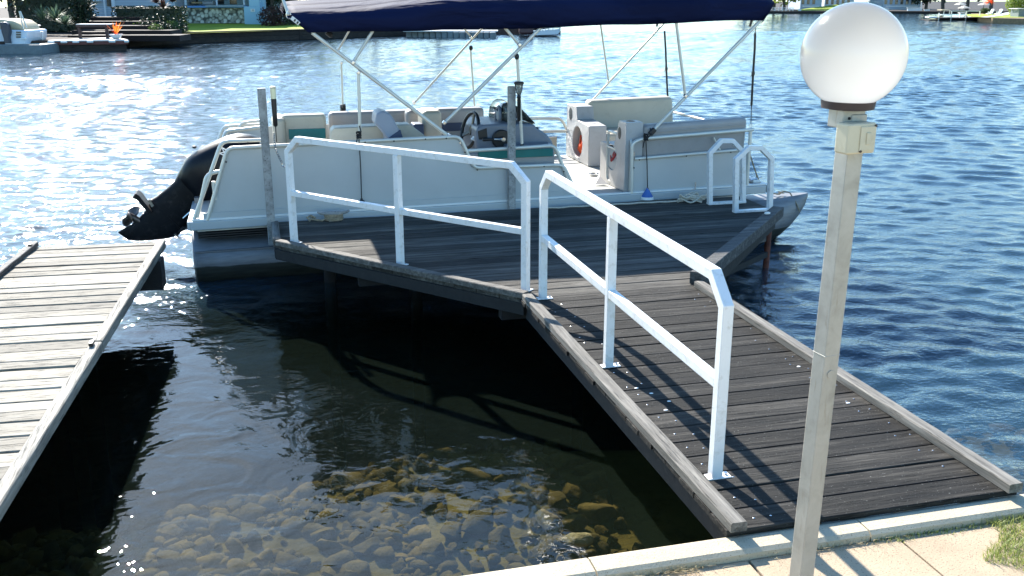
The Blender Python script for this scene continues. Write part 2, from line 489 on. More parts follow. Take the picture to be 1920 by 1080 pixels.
def stone():
    m, t, b = newmat('pebble_clad_wall')
    co = coords(t); v = N(t, "TexVoronoi"); v.inputs['Scale'].default_value = 5.5; L(t, co, v.inputs['Vector'])
    c = ramp(t, v.outputs['Color'], [(.2, (.2, .2, .15)), (.5, (.38, .38, .3)), (.8, (.6, .6, .5))])
    c = mixc(t, c, (.04, .045, .035), ramp(t, v.outputs['Distance'], [(.45, (0,) * 3), (.75, (.9,) * 3)]))
    L(t, c, b.inputs['Base Color']); b.inputs['Roughness'].default_value = .85
    bump(t, v.outputs['Distance'], -.6, .05, b); return m
M['stone'] = stone()
M['darkwood'] = simple('dark_stained_timber', (.055, .028, .022), .6, var=.2)
M['cover'] = simple('tan_boat_cover', (.5, .42, .27), .7, var=.08, bmp=.01, bscale=4)
M['hull'] = simple('white_hull', (.62, .68, .74), .3, var=.04, coat=.3)
M['greyfloat'] = simple('grey_dock_float', (.16, .19, .2), .6, var=.15)
M['bird'] = simple('bird_dropping_white', (.8, .8, .76), .8, var=.05)
M['sandstone'] = simple('tan_retaining_bank', (.25, .17, .09), .9, var=.25, bmp=.02, bscale=6)
M['offwhite'] = simple('off_white_render', (.6, .6, .58), .7, var=.05, vscale=1)

def rock_mat():
    m, t, b = newmat('mossy_boulder')
    at = N(t, "Attribute"); at.attribute_name = "rnd"
    co = coords(t); n = noise_n(t, co, 5, 8, .65); n2 = noise_n(t, co, 26, 6, .7)
    c = ramp(t, n, [(.3, (.03, .028, .01)), (.5, (.11, .088, .03)), (.72, (.22, .175, .07))])
    tc = ramp(t, at.outputs['Fac'], [(0, (.5, .5, .45)), (1, (1.25, 1.2, 1.15))])
    c = mixc(t, c, tc, 1.0, 'MULTIPLY')
    L(t, c, b.inputs['Base Color']); b.inputs['Roughness'].default_value = .9
    bump(t, n2, .8, .02, b); return m
M['rock'] = rock_mat()
def bed_mat():
    m, t, b = newmat('silty_lake_bed')
    co = coords(t); n = noise_n(t, co, 1.2, 8, .6); n2 = noise_n(t, co, 9, 6, .7)
    c = ramp(t, n, [(.3, (.10, .09, .035)), (.7, (.2, .18, .08))])
    c = mixc(t, c, (.06, .06, .02), ramp(t, n2, [(.5, (0,) * 3), (.7, (.6,) * 3)]))
    L(t, c, b.inputs['Base Color']); b.inputs['Roughness'].default_value = .95
    bump(t, n2, .8, .03, b); return m
M['bed'] = bed_mat()

def water_mat():
    m = bpy.data.materials.new('lake_water'); m.use_nodes = True; t = m.node_tree; t.nodes.clear()
    o = N(t, "OutputMaterial")
    g = N(t, "TexCoord"); sx = N(t, "SeparateXYZ"); L(t, g.outputs['Object'], sx.inputs[0])
    X, Y = sx.outputs[0], sx.outputs[1]
    def mapped(sc, rot):
        mp = N(t, "Mapping"); mp.inputs['Scale'].default_value = sc; mp.inputs['Rotation'].default_value = (0, 0, rot)
        L(t, g.outputs['Object'], mp.inputs[0]); return mp.outputs[0]
    at = N(t, "Attribute"); at.attribute_name = "wind"      # 0 in the sheltered corner, 1 out on the lake
    fine = noise_n(t, mapped((1, 1.5, 1), R(-5)), 24, 2, .5, .4)
    cs = noise_n(t, mapped((1, 1.2, 1), R(20)), 3.2, 2, .45, .8)
    cs2 = noise_n(t, mapped((1, 1.2, 1), R(20)), 10.0, 2, .45, .9)
    patch = noise_n(t, mapped((1, 1, 1), 0), .9, 2)
    rip = ramp(t, patch, [(.42, (.3,) * 3), (.62, (1.3,) * 3)])
    ch = math_n(t, 'ADD', math_n(t, 'MULTIPLY', cs, .011), math_n(t, 'MULTIPLY', math_n(t, 'MULTIPLY', cs2, .0026), rip))
    h = math_n(t, 'ADD', math_n(t, 'MULTIPLY', math_n(t, 'MULTIPLY', fine, .006), at.outputs['Fac']), ch)
    b = N(t, "Bump"); b.inputs['Strength'].default_value = 1; b.inputs['Distance'].default_value = 1.0
    L(t, h, b.inputs['Height'])
    # capillary ripples too small for the mesh
    sy = math_n(t, 'DIVIDE', math_n(t, 'SUBTRACT', Y, 9.0), 14.0, True)
    n_ = N(t, "TexNoise"); n_.inputs['Scale'].default_value = 11; n_.inputs['Detail'].default_value = 2; L(t, mapped((1, 1.3, 1), R(-12)), n_.inputs['Vector'])
    s1 = N(t, "VectorMath", operation='SUBTRACT'); L(t, n_.outputs['Color'], s1.inputs[0]); s1.inputs[1].default_value = (.5, .5, .5)
    s2 = N(t, "VectorMath", operation='MULTIPLY'); L(t, s1.outputs[0], s2.inputs[0]); s2.inputs[1].default_value = (.12, .12, 0)
    s3 = N(t, "VectorMath", operation='SCALE'); L(t, s2.outputs[0], s3.inputs[0]); L(t, sy, s3.inputs['Scale'])
    s4 = N(t, "VectorMath", operation='ADD'); L(t, b.outputs[0], s4.inputs[0]); L(t, s3.outputs[0], s4.inputs[1])
    s5 = N(t, "VectorMath", operation='NORMALIZE'); L(t, s4.outputs[0], s5.inputs[0]); b = s5
    ge = N(t, "NewGeometry"); dt = N(t, "VectorMath", operation='DOT_PRODUCT'); L(t, b.outputs[0], dt.inputs[0]); L(t, ge.outputs['Incoming'], dt.inputs[1])
    cs_ = math_n(t, 'ABSOLUTE', dt.outputs['Value']); sch = math_n(t, 'POWER', math_n(t, 'SUBTRACT', 1.0, cs_, True), 5.0)
    fres = math_n(t, 'ADD', .04, math_n(t, 'MULTIPLY', sch, .979))
    gl = N(t, "BsdfGlossy"); gl.distribution = 'BECKMANN'; L(t, math_n(t, 'ADD', .03, math_n(t, 'MULTIPLY', at.outputs['Fac'], .06)), gl.inputs['Roughness']); L(t, b.outputs[0], gl.inputs['Normal'])
    tr = N(t, "BsdfTransparent"); tr.inputs[0].default_value = (.93, .95, .9, 1)
    df = N(t, "BsdfDiffuse"); L(t, mixc(t, (.05, .075, .045), (.05, .13, .205), at.outputs['Fac']), df.inputs[0])      # clear olive shallows, blue open lake
    m1 = N(t, "MixShader"); L(t, math_n(t, 'ADD', .05, math_n(t, 'MULTIPLY', at.outputs['Fac'], .17)), m1.inputs[0]); L(t, tr.outputs[0], m1.inputs[1]); L(t, df.outputs[0], m1.inputs[2])
    m2 = N(t, "MixShader"); L(t, fres, m2.inputs[0]); L(t, m1.outputs[0], m2.inputs[1]); L(t, gl.outputs[0], m2.inputs[2])
    L(t, m2.outputs[0], o.inputs[0])
    return m
M['water'] = water_mat()
def depth_mat():
    m = bpy.data.materials.new('murky_water_body'); m.use_nodes = True; t = m.node_tree; t.nodes.clear()
    o = N(t, "OutputMaterial")
    va = N(t, "VolumeAbsorption"); va.inputs['Color'].default_value = (.62, .56, .32, 1); va.inputs['Density'].default_value = 2.9
    L(t, va.outputs[0], o.inputs['Volume']); return m
M['depth'] = depth_mat()
M['lens'] = simple('yellowed_lens', (.85, .78, .5), .3, var=.1)
# ================================================================== the setting: water, lake bed, shore walls
DZ = 0.52

SLOPE = 0.095
def water_surface():
    """wind ripples as real geometry: a fan of vertices out from the near shore, finer where the eye can see it"""
    ds = list(np.arange(1.2, 12, .03)) + list(np.arange(12, 30, .06)) + list(np.arange(30, 66, .11)) + list(np.arange(66, 135, .3)) + [140, 160, 200, 280, 420]
    az = [-1.45, -1.2, -.95, -.75, -.62] + list(np.linspace(-.56, .56, 640)) + [.62, .75, .95, 1.2, 1.45]
    D_, A_ = np.meshgrid(np.array(ds), np.array(az), indexing='ij')
    A2 = np.where(np.abs(A_) < .57, np.tan(A_) * 1.0, np.sign(A_) * np.abs(np.tan(A_)))
    Xc = D_ * A2; Yc = D_
    X = Xc * math.cos(YAW) + Yc * math.sin(YAW); Y = -Xc * math.sin(YAW) + Yc * math.cos(YAW)
    rg = np.random.default_rng(5); Z = np.zeros_like(X)
    n = 90; lam = np.exp(rg.uniform(math.log(.10), math.log(.58), n)); th = math.pi / 2 - .35 + rg.normal(0, .55, n); ph = rg.uniform(0, 6.283, n)
    step = np.where(D_ < 12, .033, np.where(D_ < 30, .065, np.where(D_ < 66, .125, .15)))
    tot = np.zeros_like(X)
    ex = (X - 0.0) / 2.4; ey = (Y - 4.3) / 3.4
    calm = np.clip((np.sqrt(ex ** 2 + ey ** 2) - .82) / .45, 0, 1); calm = .07 + .93 * calm * calm * (3 - 2 * calm)
    # gusts: wind patches
    gust = 1 + .28 * np.sin(X * .21 + 1.3 * np.sin(Y * .13) + .5) * np.sin(Y * .17 + .8 * np.sin(X * .11)) + .12 * np.sin(X * .9 + Y * .6)
    farf = np.clip((D_ - 10) / 45, 0, 1)
    s = SLOPE * math.sqrt(2 / n)
    for l, a, p in zip(lam, th, ph):
        k = 2 * math.pi / l
        keep = np.clip((l / step - 2.6) / 2.5, 0, 1)
        wgt = s / k * keep
        wc = calm if l > .35 else np.clip(calm - .07, 0, 1) * 1.07 + .012
        Z += wgt * wc * np.sin(k * (X * math.cos(a) + Y * math.sin(a)) + p + .6 * np.sin(X * .35 + a * 7) )
        tot += keep / n
    Z *= gust * (1 + .35 * farf + .22 * np.clip((D_ - 7) / 7, 0, 1) + .8 * np.clip((D_ - 62) / 10, 0, 1)) / np.sqrt(np.maximum(tot, .25))
    Z = np.where(np.abs(A_) > .57, 0, Z)
    nd, na = X.shape
    co = np.stack([X, Y, Z], -1).reshape(-1, 3).astype(np.float32)
    i = np.arange(nd - 1)[:, None] * na + np.arange(na - 1)[None, :]
    q = np.stack([i, i + 1, i + na + 1, i + na], -1).reshape(-1, 4).astype(np.int32)
    me = bpy.data.meshes.new('water')
    me.vertices.add(len(co)); me.vertices.foreach_set('co', co.ravel())
    me.loops.add(q.size); me.loops.foreach_set('vertex_index', q.ravel())
    me.polygons.add(len(q)); me.polygons.foreach_set('loop_start', np.arange(0, q.size, 4, dtype=np.int32)); me.polygons.foreach_set('loop_total', np.full(len(q), 4, dtype=np.int32))
    me.polygons.foreach_set('use_smooth', np.ones(len(q), dtype=bool))
    at = me.attributes.new('wind', 'FLOAT', 'POINT'); at.data.foreach_set('value', calm.ravel().astype(np.float32))
    me.update(calc_edges=True); me.materials.append(M['water'])
    o = bpy.data.objects.new('water', me); COL.objects.link(o); struct(o)
water_surface()
wb = MB(); wb.bb(-260, 320, 1.5, 420, -4.2, -0.07)
struct(wb.build('water_depth', M['depth'], origin=(0, 0, 0)))

def bed_z(x, y):
    k = max(0.0, min(1.0, (y - 5.0 - .25 * math.sin(x * 1.3)) / 2.6))
    return -0.30 - .03 * (y - 3) - 2.0 * k * k * (3 - 2 * k) + 0.07 * mnoise.noise(Vector((x * .8, y * .8, 0)))
bd = MB()
nx, ny = 70, 60
xs = [-4 - 250 * (1 - i / 6) ** 2 if i < 6 else (-4 + 12 * (i - 6) / 54 if i <= 60 else 8 + 300 * ((i - 60) / 10) ** 2) for i in range(71)]
ys = [2.3 + 7 * (j / 40) if j <= 40 else 9.3 + 400 * ((j - 40) / 20) ** 2 for j in range(61)]
vs = [(x, y, bed_z(x, y)) for y in ys for x in xs]
bd.add(vs, [(j*71+i, j*71+i+1, (j+1)*71+i+1, (j+1)*71+i) for j in range(60) for i in range(70)])
struct(bd.build('lake_bed', M['bed'], origin=(0, 0, 0), smooth=True))

def rock(mb, c, r, seed, flat=.62):
    bm = bmesh.new(); bmesh.ops.create_icosphere(bm, subdivisions=2 if seed >= 5000 else 3, radius=1)
    rr = random.Random(seed)
    s = Vector((rr.uniform(.6, 1.5), rr.uniform(.55, 1.15), rr.uniform(.7, 1.2) * flat))
    off = Vector((rr.random() * 50, rr.random() * 50, rr.random() * 50))
    rot = Matrix.Rotation(rr.random() * 6.28, 3, 'Z') @ Matrix.Rotation(rr.uniform(-.35, .35), 3, 'X')
    cuts = [(Vector((rr.gauss(0, 1), rr.gauss(0, 1), rr.gauss(0, .7))).normalized(), rr.uniform(.42, .8)) for _ in range(8)]
    vs = []
    for v in bm.verts:
        p = v.co.copy()
        for n_, d_ in cuts:
            e = p.dot(n_) - d_
            if e > 0: p -= n_ * e * .95
        p *= 1 + .28 * mnoise.noise(p * 1.3 + off)
        p = Vector((p.x * s.x, p.y * s.y, p.z * s.z)); vs.append(Vector(c) + rot @ p * r)
    fs = [tuple(v.index for v in f.verts) for f in bm.faces]
    bm.free(); mb.cur = rr.random(); mb.add(vs, fs)

# boulders one can count beside the gangway: one object each
rr = random.Random(3)
placed = []
tries = 0
while len(placed) < 110 and tries < 9000:
    tries += 1
    x = rr.uniform(.72, 1.75); y = rr.uniform(3.85, 5.7); r = .04 + .075 * rr.random() ** 2
    if all((x-a)**2 + (y-b)**2 > (.72*(r+c))**2 for a, b, c in placed):
        placed.append((x, y, r))
for i, (x, y, r) in enumerate(placed):
    mb = MB(); rock(mb, (x, y, bed_z(x, y) + r * .35), r, 100 + i)
    o = mb.build('submerged_boulder', M['rock'], smooth=True, ang=40)
    tag(o, 'rounded mossy brown boulder under the clear water beside the gangway', 'boulder', 'mossy boulders under water beside the gangway')
mb = MB(); wr = Pz(1030, 968, 0); rock(mb, (wr.x, wr.y, -.03), .085, 999, .5); rock(mb, (wr.x + .07, wr.y - .16, -.045), .08, 998, .5)
tag(mb.build('wet_rock', M['rock'], smooth=True, ang=180), 'wet dark rock just breaking the surface near the concrete edge', 'rock')
rub = MB()
for i in range(2300):
    x = rr.uniform(-2.0, .72) if i % 4 else rr.uniform(2.9, 5.6); y = 3.3 + 2.6 * rr.random() ** (.9 if i % 4 else 1.3); r = .028 + .06 * rr.random() ** 2
    rock(rub, (x, y, bed_z(x, y) + r * .3), r, 5000 + i)
stuff(rub.build('rock_rubble', M['rock'], origin=(0, 0, 0), smooth=True, ang=48), 'bed of countless pale brown stones under the shallow water', 'stones')

# near shore: concrete coping on a wall, pavers, soil, grass
cp = MB()
x = -3.2
rc = random.Random(5)
while x < 6.5:
    wd = 1.05
    prof = [(2.712, .40), (2.712, .484), (2.728, .495), (2.80, .4965), (2.82, .491), (2.832, .474), (2.832, .36), (2.712, .36)]
    cp.cur = rc.random()
    cp.prism([(x + .003, a, b) for a, b in prof], (wd - .006, 0, 0))
    x += wd
cop = cp.build('concrete_coping', M['coping'], origin=(0, 2.8, .36))
tag(cop, 'pale concrete coping running along the near water edge under the gangway end', 'coping'); struct(cop)
sw = MB(); sw.bb(-3.2, 6.5, 2.45, 2.85, -1.0, .358)
sw_o = sw.build('seawall', M['seawall']); struct(sw_o)
gr = MB(); gr.bb(-40, 40, -60, 2.45, -1, .40); gr.bb(-40, -3.2, 2.45, 2.85, -1, .40); gr.bb(6.5, 40, 2.45, 2.85, -1, .40)
struct(gr.build('ground', M['soil'], origin=(0, 0, 0)))
gs = MB(); gs.bb(-3.2, 6.5, 2.452, 2.713, .36, .44); gso = gs.build('soil_strip', M['soil']); struct(gso)
pv = MB(); rc = random.Random(8)
# paving slabs laid at a slight skew to the coping
for i in range(-6, 10):
    for j in range(5):
        cx = .66 + i * .60 + (.3 if j % 2 else 0); cy = 2.44 - j * .60 - .030
        pv.cur = rc.random()
        Mr = Matrix.Rotation(R(.3 * rc.uniform(-1, 1)), 3, 'Z')
        pv.box((cx, cy, .442 + rc.uniform(-.001, .001)), (.592, .592, .04), Mr)
pvo = pv.build('pavement', M['paver'], origin=(0, 0, .42), bevel=.004, seg=2); struct(pvo)

def blade(mb, base, h, lean, wd, az, r):
    mb.cur = r
    dx, dy = math.cos(az), math.sin(az); sx, sy = -dy * wd / 2, dx * wd / 2
    b = Vector(base); p1 = b + Vector((dx * lean * .35, dy * lean * .35, h * .6)); p2 = b + Vector((dx * lean, dy * lean, h))
    mb.add([b + Vector((sx, sy, 0)), b - Vector((sx, sy, 0)), p1 - Vector((sx, sy, 0)) * .8, p1 + Vector((sx, sy, 0)) * .8, p2], [(0, 1, 2, 3), (3, 2, 4)])
g = MB(); rg = random.Random(21)
for i in range(22000):
    x = rg.uniform(2.05, 3.6); y = rg.uniform(2.2, 2.712)
    edge = 2.47 + .09 * math.sin(y * 17) + .07 * mnoise.noise(Vector((x * 6, y * 9, 1)))
    strip = y > 2.68 + .02 * mnoise.noise(Vector((x * 9, 0, 3)))
    if not (x > edge or (strip and rg.random() < .6)): continue
    if x > edge and rg.random() < .25 * (1 if mnoise.noise(Vector((x*14, y*14, 0))) < -.1 else 0): continue
    s_ = .55 if strip and x < edge else 1
    blade(g, (x, y, .455), rg.uniform(.018, .045) * s_, rg.uniform(.008, .035) * s_, .0026, rg.random() * 6.28, min(1, max(0, rg.gauss(.5, .25))))
stuff(g.build('green_grass', M['grassblade'], origin=(0, 0, .44)), 'ragged green grass growing over the paving beside the coping', 'grass')
dg = MB()
for (cx, cy, n_, sp) in ((1.02, 2.703, 260, .11), (1.30, 2.703, 260, .05), (1.84, 2.703, 140, .08), (2.05, 2.703, 90, .06)):
    for i in range(n_):
        blade(dg, (cx + rg.gauss(0, sp), cy + rg.gauss(0, .008), .455), rg.uniform(.008, .035), rg.uniform(.015, .06), .0018, rg.random() * 6.28, rg.random())
stuff(dg.build('dry_grass', M['drygrass'], origin=(0, 0, .43)), 'straw coloured dry grass tufts in the joint behind the coping', 'dry grass')

# ================================================================== gangway
def boards(mb, poly_clip, y0, y1, pitch, gap, z, th, rnd_seed, ragged=0.0):
    """boards along x between the x-limits given by poly_clip(y) -> (x0, x1)"""
    rb = random.Random(rnd_seed); y = y0
    while y < y1 - .02:
        wd = pitch * rb.uniform(.97, 1.03)
        ya, yb = y, min(y + wd - gap, y1)
        mb.cur = rb.random()
        a0, b0 = poly_clip(ya); a1, b1 = poly_clip(yb)
        ra, rb2 = rb.uniform(0, ragged), rb.uniform(0, ragged)
        zz = z + rb.uniform(-.0015, .0015)
        cw = rb.uniform(-.0015, .0015)      # slight twist of each board
        n = 8; e = .003
        vs = []
        for k in range(n + 1):
            f = k / n
            xa = (a0 - ra) * (1 - f) + (b0 + rb2) * f; xb = (a1 - ra) * (1 - f) + (b1 + rb2) * f
            wob = .0012 * mnoise.noise(Vector((xa * 3, y * 50, 2))); wob2 = .0012 * mnoise.noise(Vector((xa * 3, y * 50, 9)))
            vs += [(xa, ya + wob, zz - th), (xa, ya + wob, zz - e), (xa, ya + e + wob, zz + cw), (xb, yb - e + wob2, zz - cw), (xb, yb + wob2, zz - e), (xb, yb + wob2, zz - th)]
        fs = []
        for k in range(n):
            for j in range(6):
                fs.append((k*6+j, k*6+(j+1) % 6, (k+1)*6+(j+1) % 6, (k+1)*6+j))
        fs.append((0, 1, 2, 3, 4, 5)); fs.append(tuple(n*6 + q for q in (5, 4, 3, 2, 1, 0)))
        fs = [tuple(reversed(f)) for f in fs]
        mb.add(vs, fs)
        y += wd

gw = thing('gangway', (2.14, 2.8, .4), 'dark weathered timber gangway with low kerbs running from the concrete edge out to the platform', 'gangway')
mb = MB(); boards(mb, lambda y: (1.535, 2.755), 2.812, 5.70, .1465, .007, DZ, .022, 11, .012)
mb.build('decking', M['deck'], gw)
def kerb(name, p0, p1, wd, ht, mat, parent, seed):
    """a timber kerb rail with slightly uneven arrises"""
    mb = MB(); rk = random.Random(seed); mb.cur = rk.random()
    p0 = Vector(p0); p1 = Vector(p1); t = (p1 - p0); Ln = t.length; t.normalize(); s_ = t.cross(Vector((0, 0, 1))).normalized()
    n = max(4, int(Ln / .12)); vs = []; e = .005
    for k in range(n + 1):
        c = p0 + t * (Ln * k / n)
        nz = lambda q: .0022 * mnoise.noise(Vector((k * .9 + seed, q * 3.7, seed)))
        prof = [(-wd/2, 0), (-wd/2 + nz(1), ht - e), (-wd/2 + e, ht + nz(2)), (wd/2 - e, ht + nz(3)), (wd/2 + nz(4), ht - e), (wd/2, 0)]
        for a, b in prof: vs.append(c + s_ * a + Vector((0, 0, b)))
    fs = [(k*6+j, k*6+(j+1) % 6, (k+1)*6+(j+1) % 6, (k+1)*6+j) for k in range(n) for j in range(6)]
    fs.append((5, 4, 3, 2, 1, 0)); fs.append(tuple(n*6+q for q in range(6)))
    mb.add(vs, fs); return mb.build(name, mat, parent)
kerb('kerb_rail', (1.563, 2.795, DZ + .003), (1.563, 5.66, DZ + .003), .064, .038, M['kerb_y'], gw, 1)
kerb('kerb_rail', (2.732, 2.79, DZ + .003), (2.732, 5.66, DZ + .003), .062, .038, M['kerb_y'], gw, 2)
for xx in (1.60, 2.14, 2.69):
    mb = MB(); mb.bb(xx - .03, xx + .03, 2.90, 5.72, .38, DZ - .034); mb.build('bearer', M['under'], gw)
mb = MB(); rs = random.Random(4)
y = 2.87
while y < 5.6:
    for xx in (1.67, 1.74, 2.60, 2.66):
        if rs.random() < .8:
            mb.lathe((xx + rs.uniform(-.01, .01), y + rs.uniform(-.03, .05), DZ + .0005), [(.0042, 0), (.0045, .001), (.002, .0022)], 8)
    y += .1465
mb.build('screw_heads', M['steel'], gw)['kind'] = 'stuff'
for (bx, by) in ((1.745, 4.06), (1.735, 3.86), (1.70, 4.14), (1.79, 3.95), (2.62, 4.2), (2.60, 3.72)):
    mb = MB(); mb.lathe((bx, by, DZ + .001), [(.011, 0), (.008, .0015), (.0015, .0022)], 9, Matrix.Diagonal((1, .7, 1)))
    o = mb.build('dried_dropping', M['bird']); tag(o, 'small white dried dropping on the dark gangway boards', 'dropping', 'white droppings spotted on the gangway')

# ================================================================== platform
pf = thing('mooring_platform', (2.1, 7.0, .4), 'dark timber mooring platform between the gangway and the moored pontoon boat', 'jetty platform')
def clip_pf(y):
    if y < 7.53: f = (y - 5.70) / (7.53 - 5.70); return (1.55 + (.05 - 1.55) * f, 2.72 + (4.40 - 2.72) * (y - 5.70) / (7.66 - 5.70))
    if y < 7.66: return (.05, 2.72 + (4.40 - 2.72) * (y - 5.70) / (7.66 - 5.70))
    return (.05, 4.40)
mb = MB(); boards(mb, clip_pf, 5.705, 8.31, .148, .007, DZ, .032, 12, 0)
mb.build('decking', M['deck2'], pf)
kerb('kerb_rail', (.085, 7.50, DZ + .003), (1.565, 5.70, DZ + .003), .064, .038, M['kerb_x'], pf, 3)
kerb('kerb_rail', (.075, 7.52, DZ + .003), (.075, 8.16, DZ + .003), .06, .04, M['kerb_y'], pf, 4)
kerb('edge_beam', (2.74, 5.70, DZ + .003), (4.30, 7.44, DZ + .003), .10, .085, M['beam_dark'], pf, 5)
# white splash of dropping on the beam and its fascia boards
def fascia(p0, p1, z0, z1, nm='fascia'):
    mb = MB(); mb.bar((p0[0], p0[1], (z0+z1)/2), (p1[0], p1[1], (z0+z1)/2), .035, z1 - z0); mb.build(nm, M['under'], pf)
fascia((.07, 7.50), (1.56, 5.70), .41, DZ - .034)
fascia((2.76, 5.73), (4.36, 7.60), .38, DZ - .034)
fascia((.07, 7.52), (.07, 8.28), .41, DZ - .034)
for yy in (5.9, 6.9, 7.9):
    a, b = clip_pf(yy); mb = MB(); mb.bb(a + .06, b - .06, yy - .04, yy + .04, .33, DZ - .034); mb.build('bearer', M['under'], pf)
pr = Pz(1436, 500, 0)
mb = MB(); mb.tube([(pr.x, pr.y, -2.4), (pr.x, pr.y, .47)], .028, 14); mb.build('pile', M['rust'], pf, smooth=True)
for (x, y) in ((1.2, 7.9), (2.6, 7.7), (.5, 8.15), (4.15, 8.1)):
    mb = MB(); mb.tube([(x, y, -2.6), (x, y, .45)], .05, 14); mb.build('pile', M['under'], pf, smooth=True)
mb = MB(); mb.bar((2.75, 6.2, .26), (pr.x, pr.y, .12), .03, .05); mb.build('brace', M['under'], pf)
mb = MB(); mb.bar((2.6, 6.6, .30), (pr.x, pr.y + .02, .26), .03, .04); mb.build('brace', M['kerb_x'], pf)
mb = MB(); mb.ball((4.06, 7.19, DZ + .096), .03, .014, .012, 10, 6); o = mb.build('dropping_splash', M['bird']); tag(o, 'white splash of bird dropping on the dark edge beam of the platform', 'dropping')

# ================================================================== white handrails
def handrail(label, p_near, p_mid, p_far):
    a = Vector((*p_near, DZ)); c = Vector((*p_far, DZ)); m = Vector((*p_mid, DZ))
    d = (c - a); d.z = 0; d.normalize(); sd_ = Vector((0, 0, 1)).cross(d)
    t = thing('handrail', tuple(a), label, 'handrail', 'white handrails of the jetty')
    zt = 1.335
    mb = MB()
    mb.path_bar([a, a + Vector((0, 0, zt - .10 - DZ)), a + d * .11 + Vector((0, 0, zt - DZ)), c - d * .11 + Vector((0, 0, zt - DZ)), c + Vector((0, 0, zt - .10 - DZ)), c], .045, .045, sd_)
    mb.build('top_rail', M['white'], t, bevel=.004)
    mb = MB(); mb.bar(m, (m.x, m.y, zt - .023), .044, .044, tuple(d)); mb.build('post', M['white'], t, bevel=.004)
    for q0, q1 in ((a, m), (m, c)):
        mb = MB(); e0 = q0 + (q1 - q0).normalized() * .023; e1 = q1 - (q1 - q0).normalized() * .023
        mb.bar(e0 + Vector((0, 0, .40)), e1 + Vector((0, 0, .40)), .042, .042); mb.build('mid_rail', M['white'], t, bevel=.004)
    for q in (a, m, c):
        mb = MB(); Mr = Matrix.Rotation(math.atan2(sd_.y, sd_.x), 3, 'Z')
        mb.box(q + Vector((0, 0, .004)) - sd_ * .012, (.10, .048, .006), Mr); pl = mb.build('base_plate', M['white'], t, bevel=.002)
        for s_ in (-1,):
            mb = MB(); bp = q + sd_ * (s_ * .045) + Vector((0, 0, .007)); mb.tube([bp, bp + Vector((0, 0, .010))], .007, 6); mb.build('bolt', M['steel'], pl)
    return t
handrail('white painted handrail along the gangway, nearest the paving', (1.665, 3.20), (1.665, 4.45), (1.665, 5.66))
handrail('white painted handrail along the slanting edge of the platform, in front of the boat', (1.60, 5.84), (.905, 6.655), (.205, 7.50))

def hoop(label, pxl, pxr, yb, v, pts):
    P = [Pv(px, py, v) for px, py in pts]
    P[0].z = DZ + .012; P[-1].z = DZ + .012
    t = thing('boarding_grab_rail', (P[0].x, v, DZ), label, 'grab rail', 'octagonal white grab rails on the platform')
    mb = MB(); mb.path_bar(P, .05, .04, (0, 1, 0)); mb.build('hoop', M['white'], t, bevel=.004)
    mb = MB(); mb.bar(P[0] + Vector((-.02, 0, .0)), P[-1] + Vector((.02, 0, 0)), .06, .02); mb.build('foot_bar', M['white'], t, bevel=.003)
hoop('octagonal white grab rail farther back, nearer the boat side', 0, 0, 0, 8.04, [(1331, 380), (1331, 287), (1352, 264), (1373, 264), (1393, 285), (1393, 378)])
hoop('octagonal white grab rail in front, at the platform corner by the edge beam', 0, 0, 0, 7.67, [(1379, 398), (1380, 299), (1404, 277), (1426, 277), (1446, 297), (1443, 393)])

# ================================================================== posts, torches, chain, cleat, ropes
def mpost(label, x, y, ztop, wd, wv):
    t = thing('mooring_post', (x, y, -2), label, 'mooring post', 'square grey mooring posts')
    mb = MB(); mb.cur = .4; mb.bar((x, y, .36), (x, y, ztop), wd, wv, (0, 1, 0)); mb.build('shaft', M['pile'], t, bevel=.006)
a = Pv(500, 165, 7.98); mpost('square grey mooring post at the left corner of the platform', .045, 8.17, Pv(499, 165, 8.17).z, .066, .066)
b_ = Pv(960, 162, 8.33); mpost('square grey mooring post in the middle of the boat side, beside the helm', b_.x, 8.345, b_.z, .062, .062)
print('post1', a, 'post2', b_)

v1 = 8.16
def lampstick(px, v): pass
c0 = Pv(513, 185, v1); t = thing('garden_torch', (c0.x, v1, c0.z - .3), 'solar garden torch with yellowish lens fixed to the left mooring post', 'garden torch')
z163, z185, z235, z258 = (Pv(513, q, v1).z for q in (163, 185, 235, 262))
mb = MB(); mb.lathe((c0.x, v1, 0), [(.022, z185), (.022, z163 - .012)], 16); mb.build('lens', M['lens'], t, smooth=True)
mb = MB(); mb.lathe((c0.x, v1, 0), [(.024, z163 - .012), (.024, z163), (.015, z163 + .006)], 16); mb.build('cap', M['boxcream'], t, smooth=True)
mb = MB(); mb.lathe((c0.x, v1, 0), [(.010, z235 - .01), (.018, z235), (.020, (z235+z185)/2), (.022, z185)], 16); mb.build('handle', M['black'], t, smooth=True)
mb = MB(); mb.tube([(c0.x, v1, z258 - .02), (c0.x, v1, z235)], .004, 8); mb.build('spike', M['black'], t, smooth=True)

v2 = 8.26
c0 = Pv(973, 178, v2); t = thing('garden_torch', (c0.x, v2, c0.z - .3), 'black solar torch with caged glass bulb fixed to the middle mooring post', 'garden torch')
za, zb, zc, zd = (Pv(973, q, v2).z for q in (153, 158, 178, 227))
mb = MB(); mb.lathe((c0.x, v2, 0), [(.030, zb - .002), (.044, zb + .004), (.044, zb + .014), (.036, za), (.0, za)], 20); mb.build('cap', M['black'], t, smooth=True)
mb = MB(); mb.lathe((c0.x, v2, 0), [(.012, zc), (.024, zc + .02), (.034, zb - .01), (.033, zb - .002)], 20); mb.build('bulb', M['clear'], t, smooth=True)
mb = MB()
for k in range(6):
    for s_ in (-1, 1):
        pts = []
        for q in range(7):
            f = q / 6; ang = k * math.pi / 3 + s_ * f * 1.3; rr_ = .013 + .024 * f ** .8; pts.append((c0.x + rr_ * math.cos(ang), v2 + rr_ * math.sin(ang), zc + (zb - zc) * f))
        mb.tube(pts, .0018, 5)
mb.build('cage', M['black'], t)
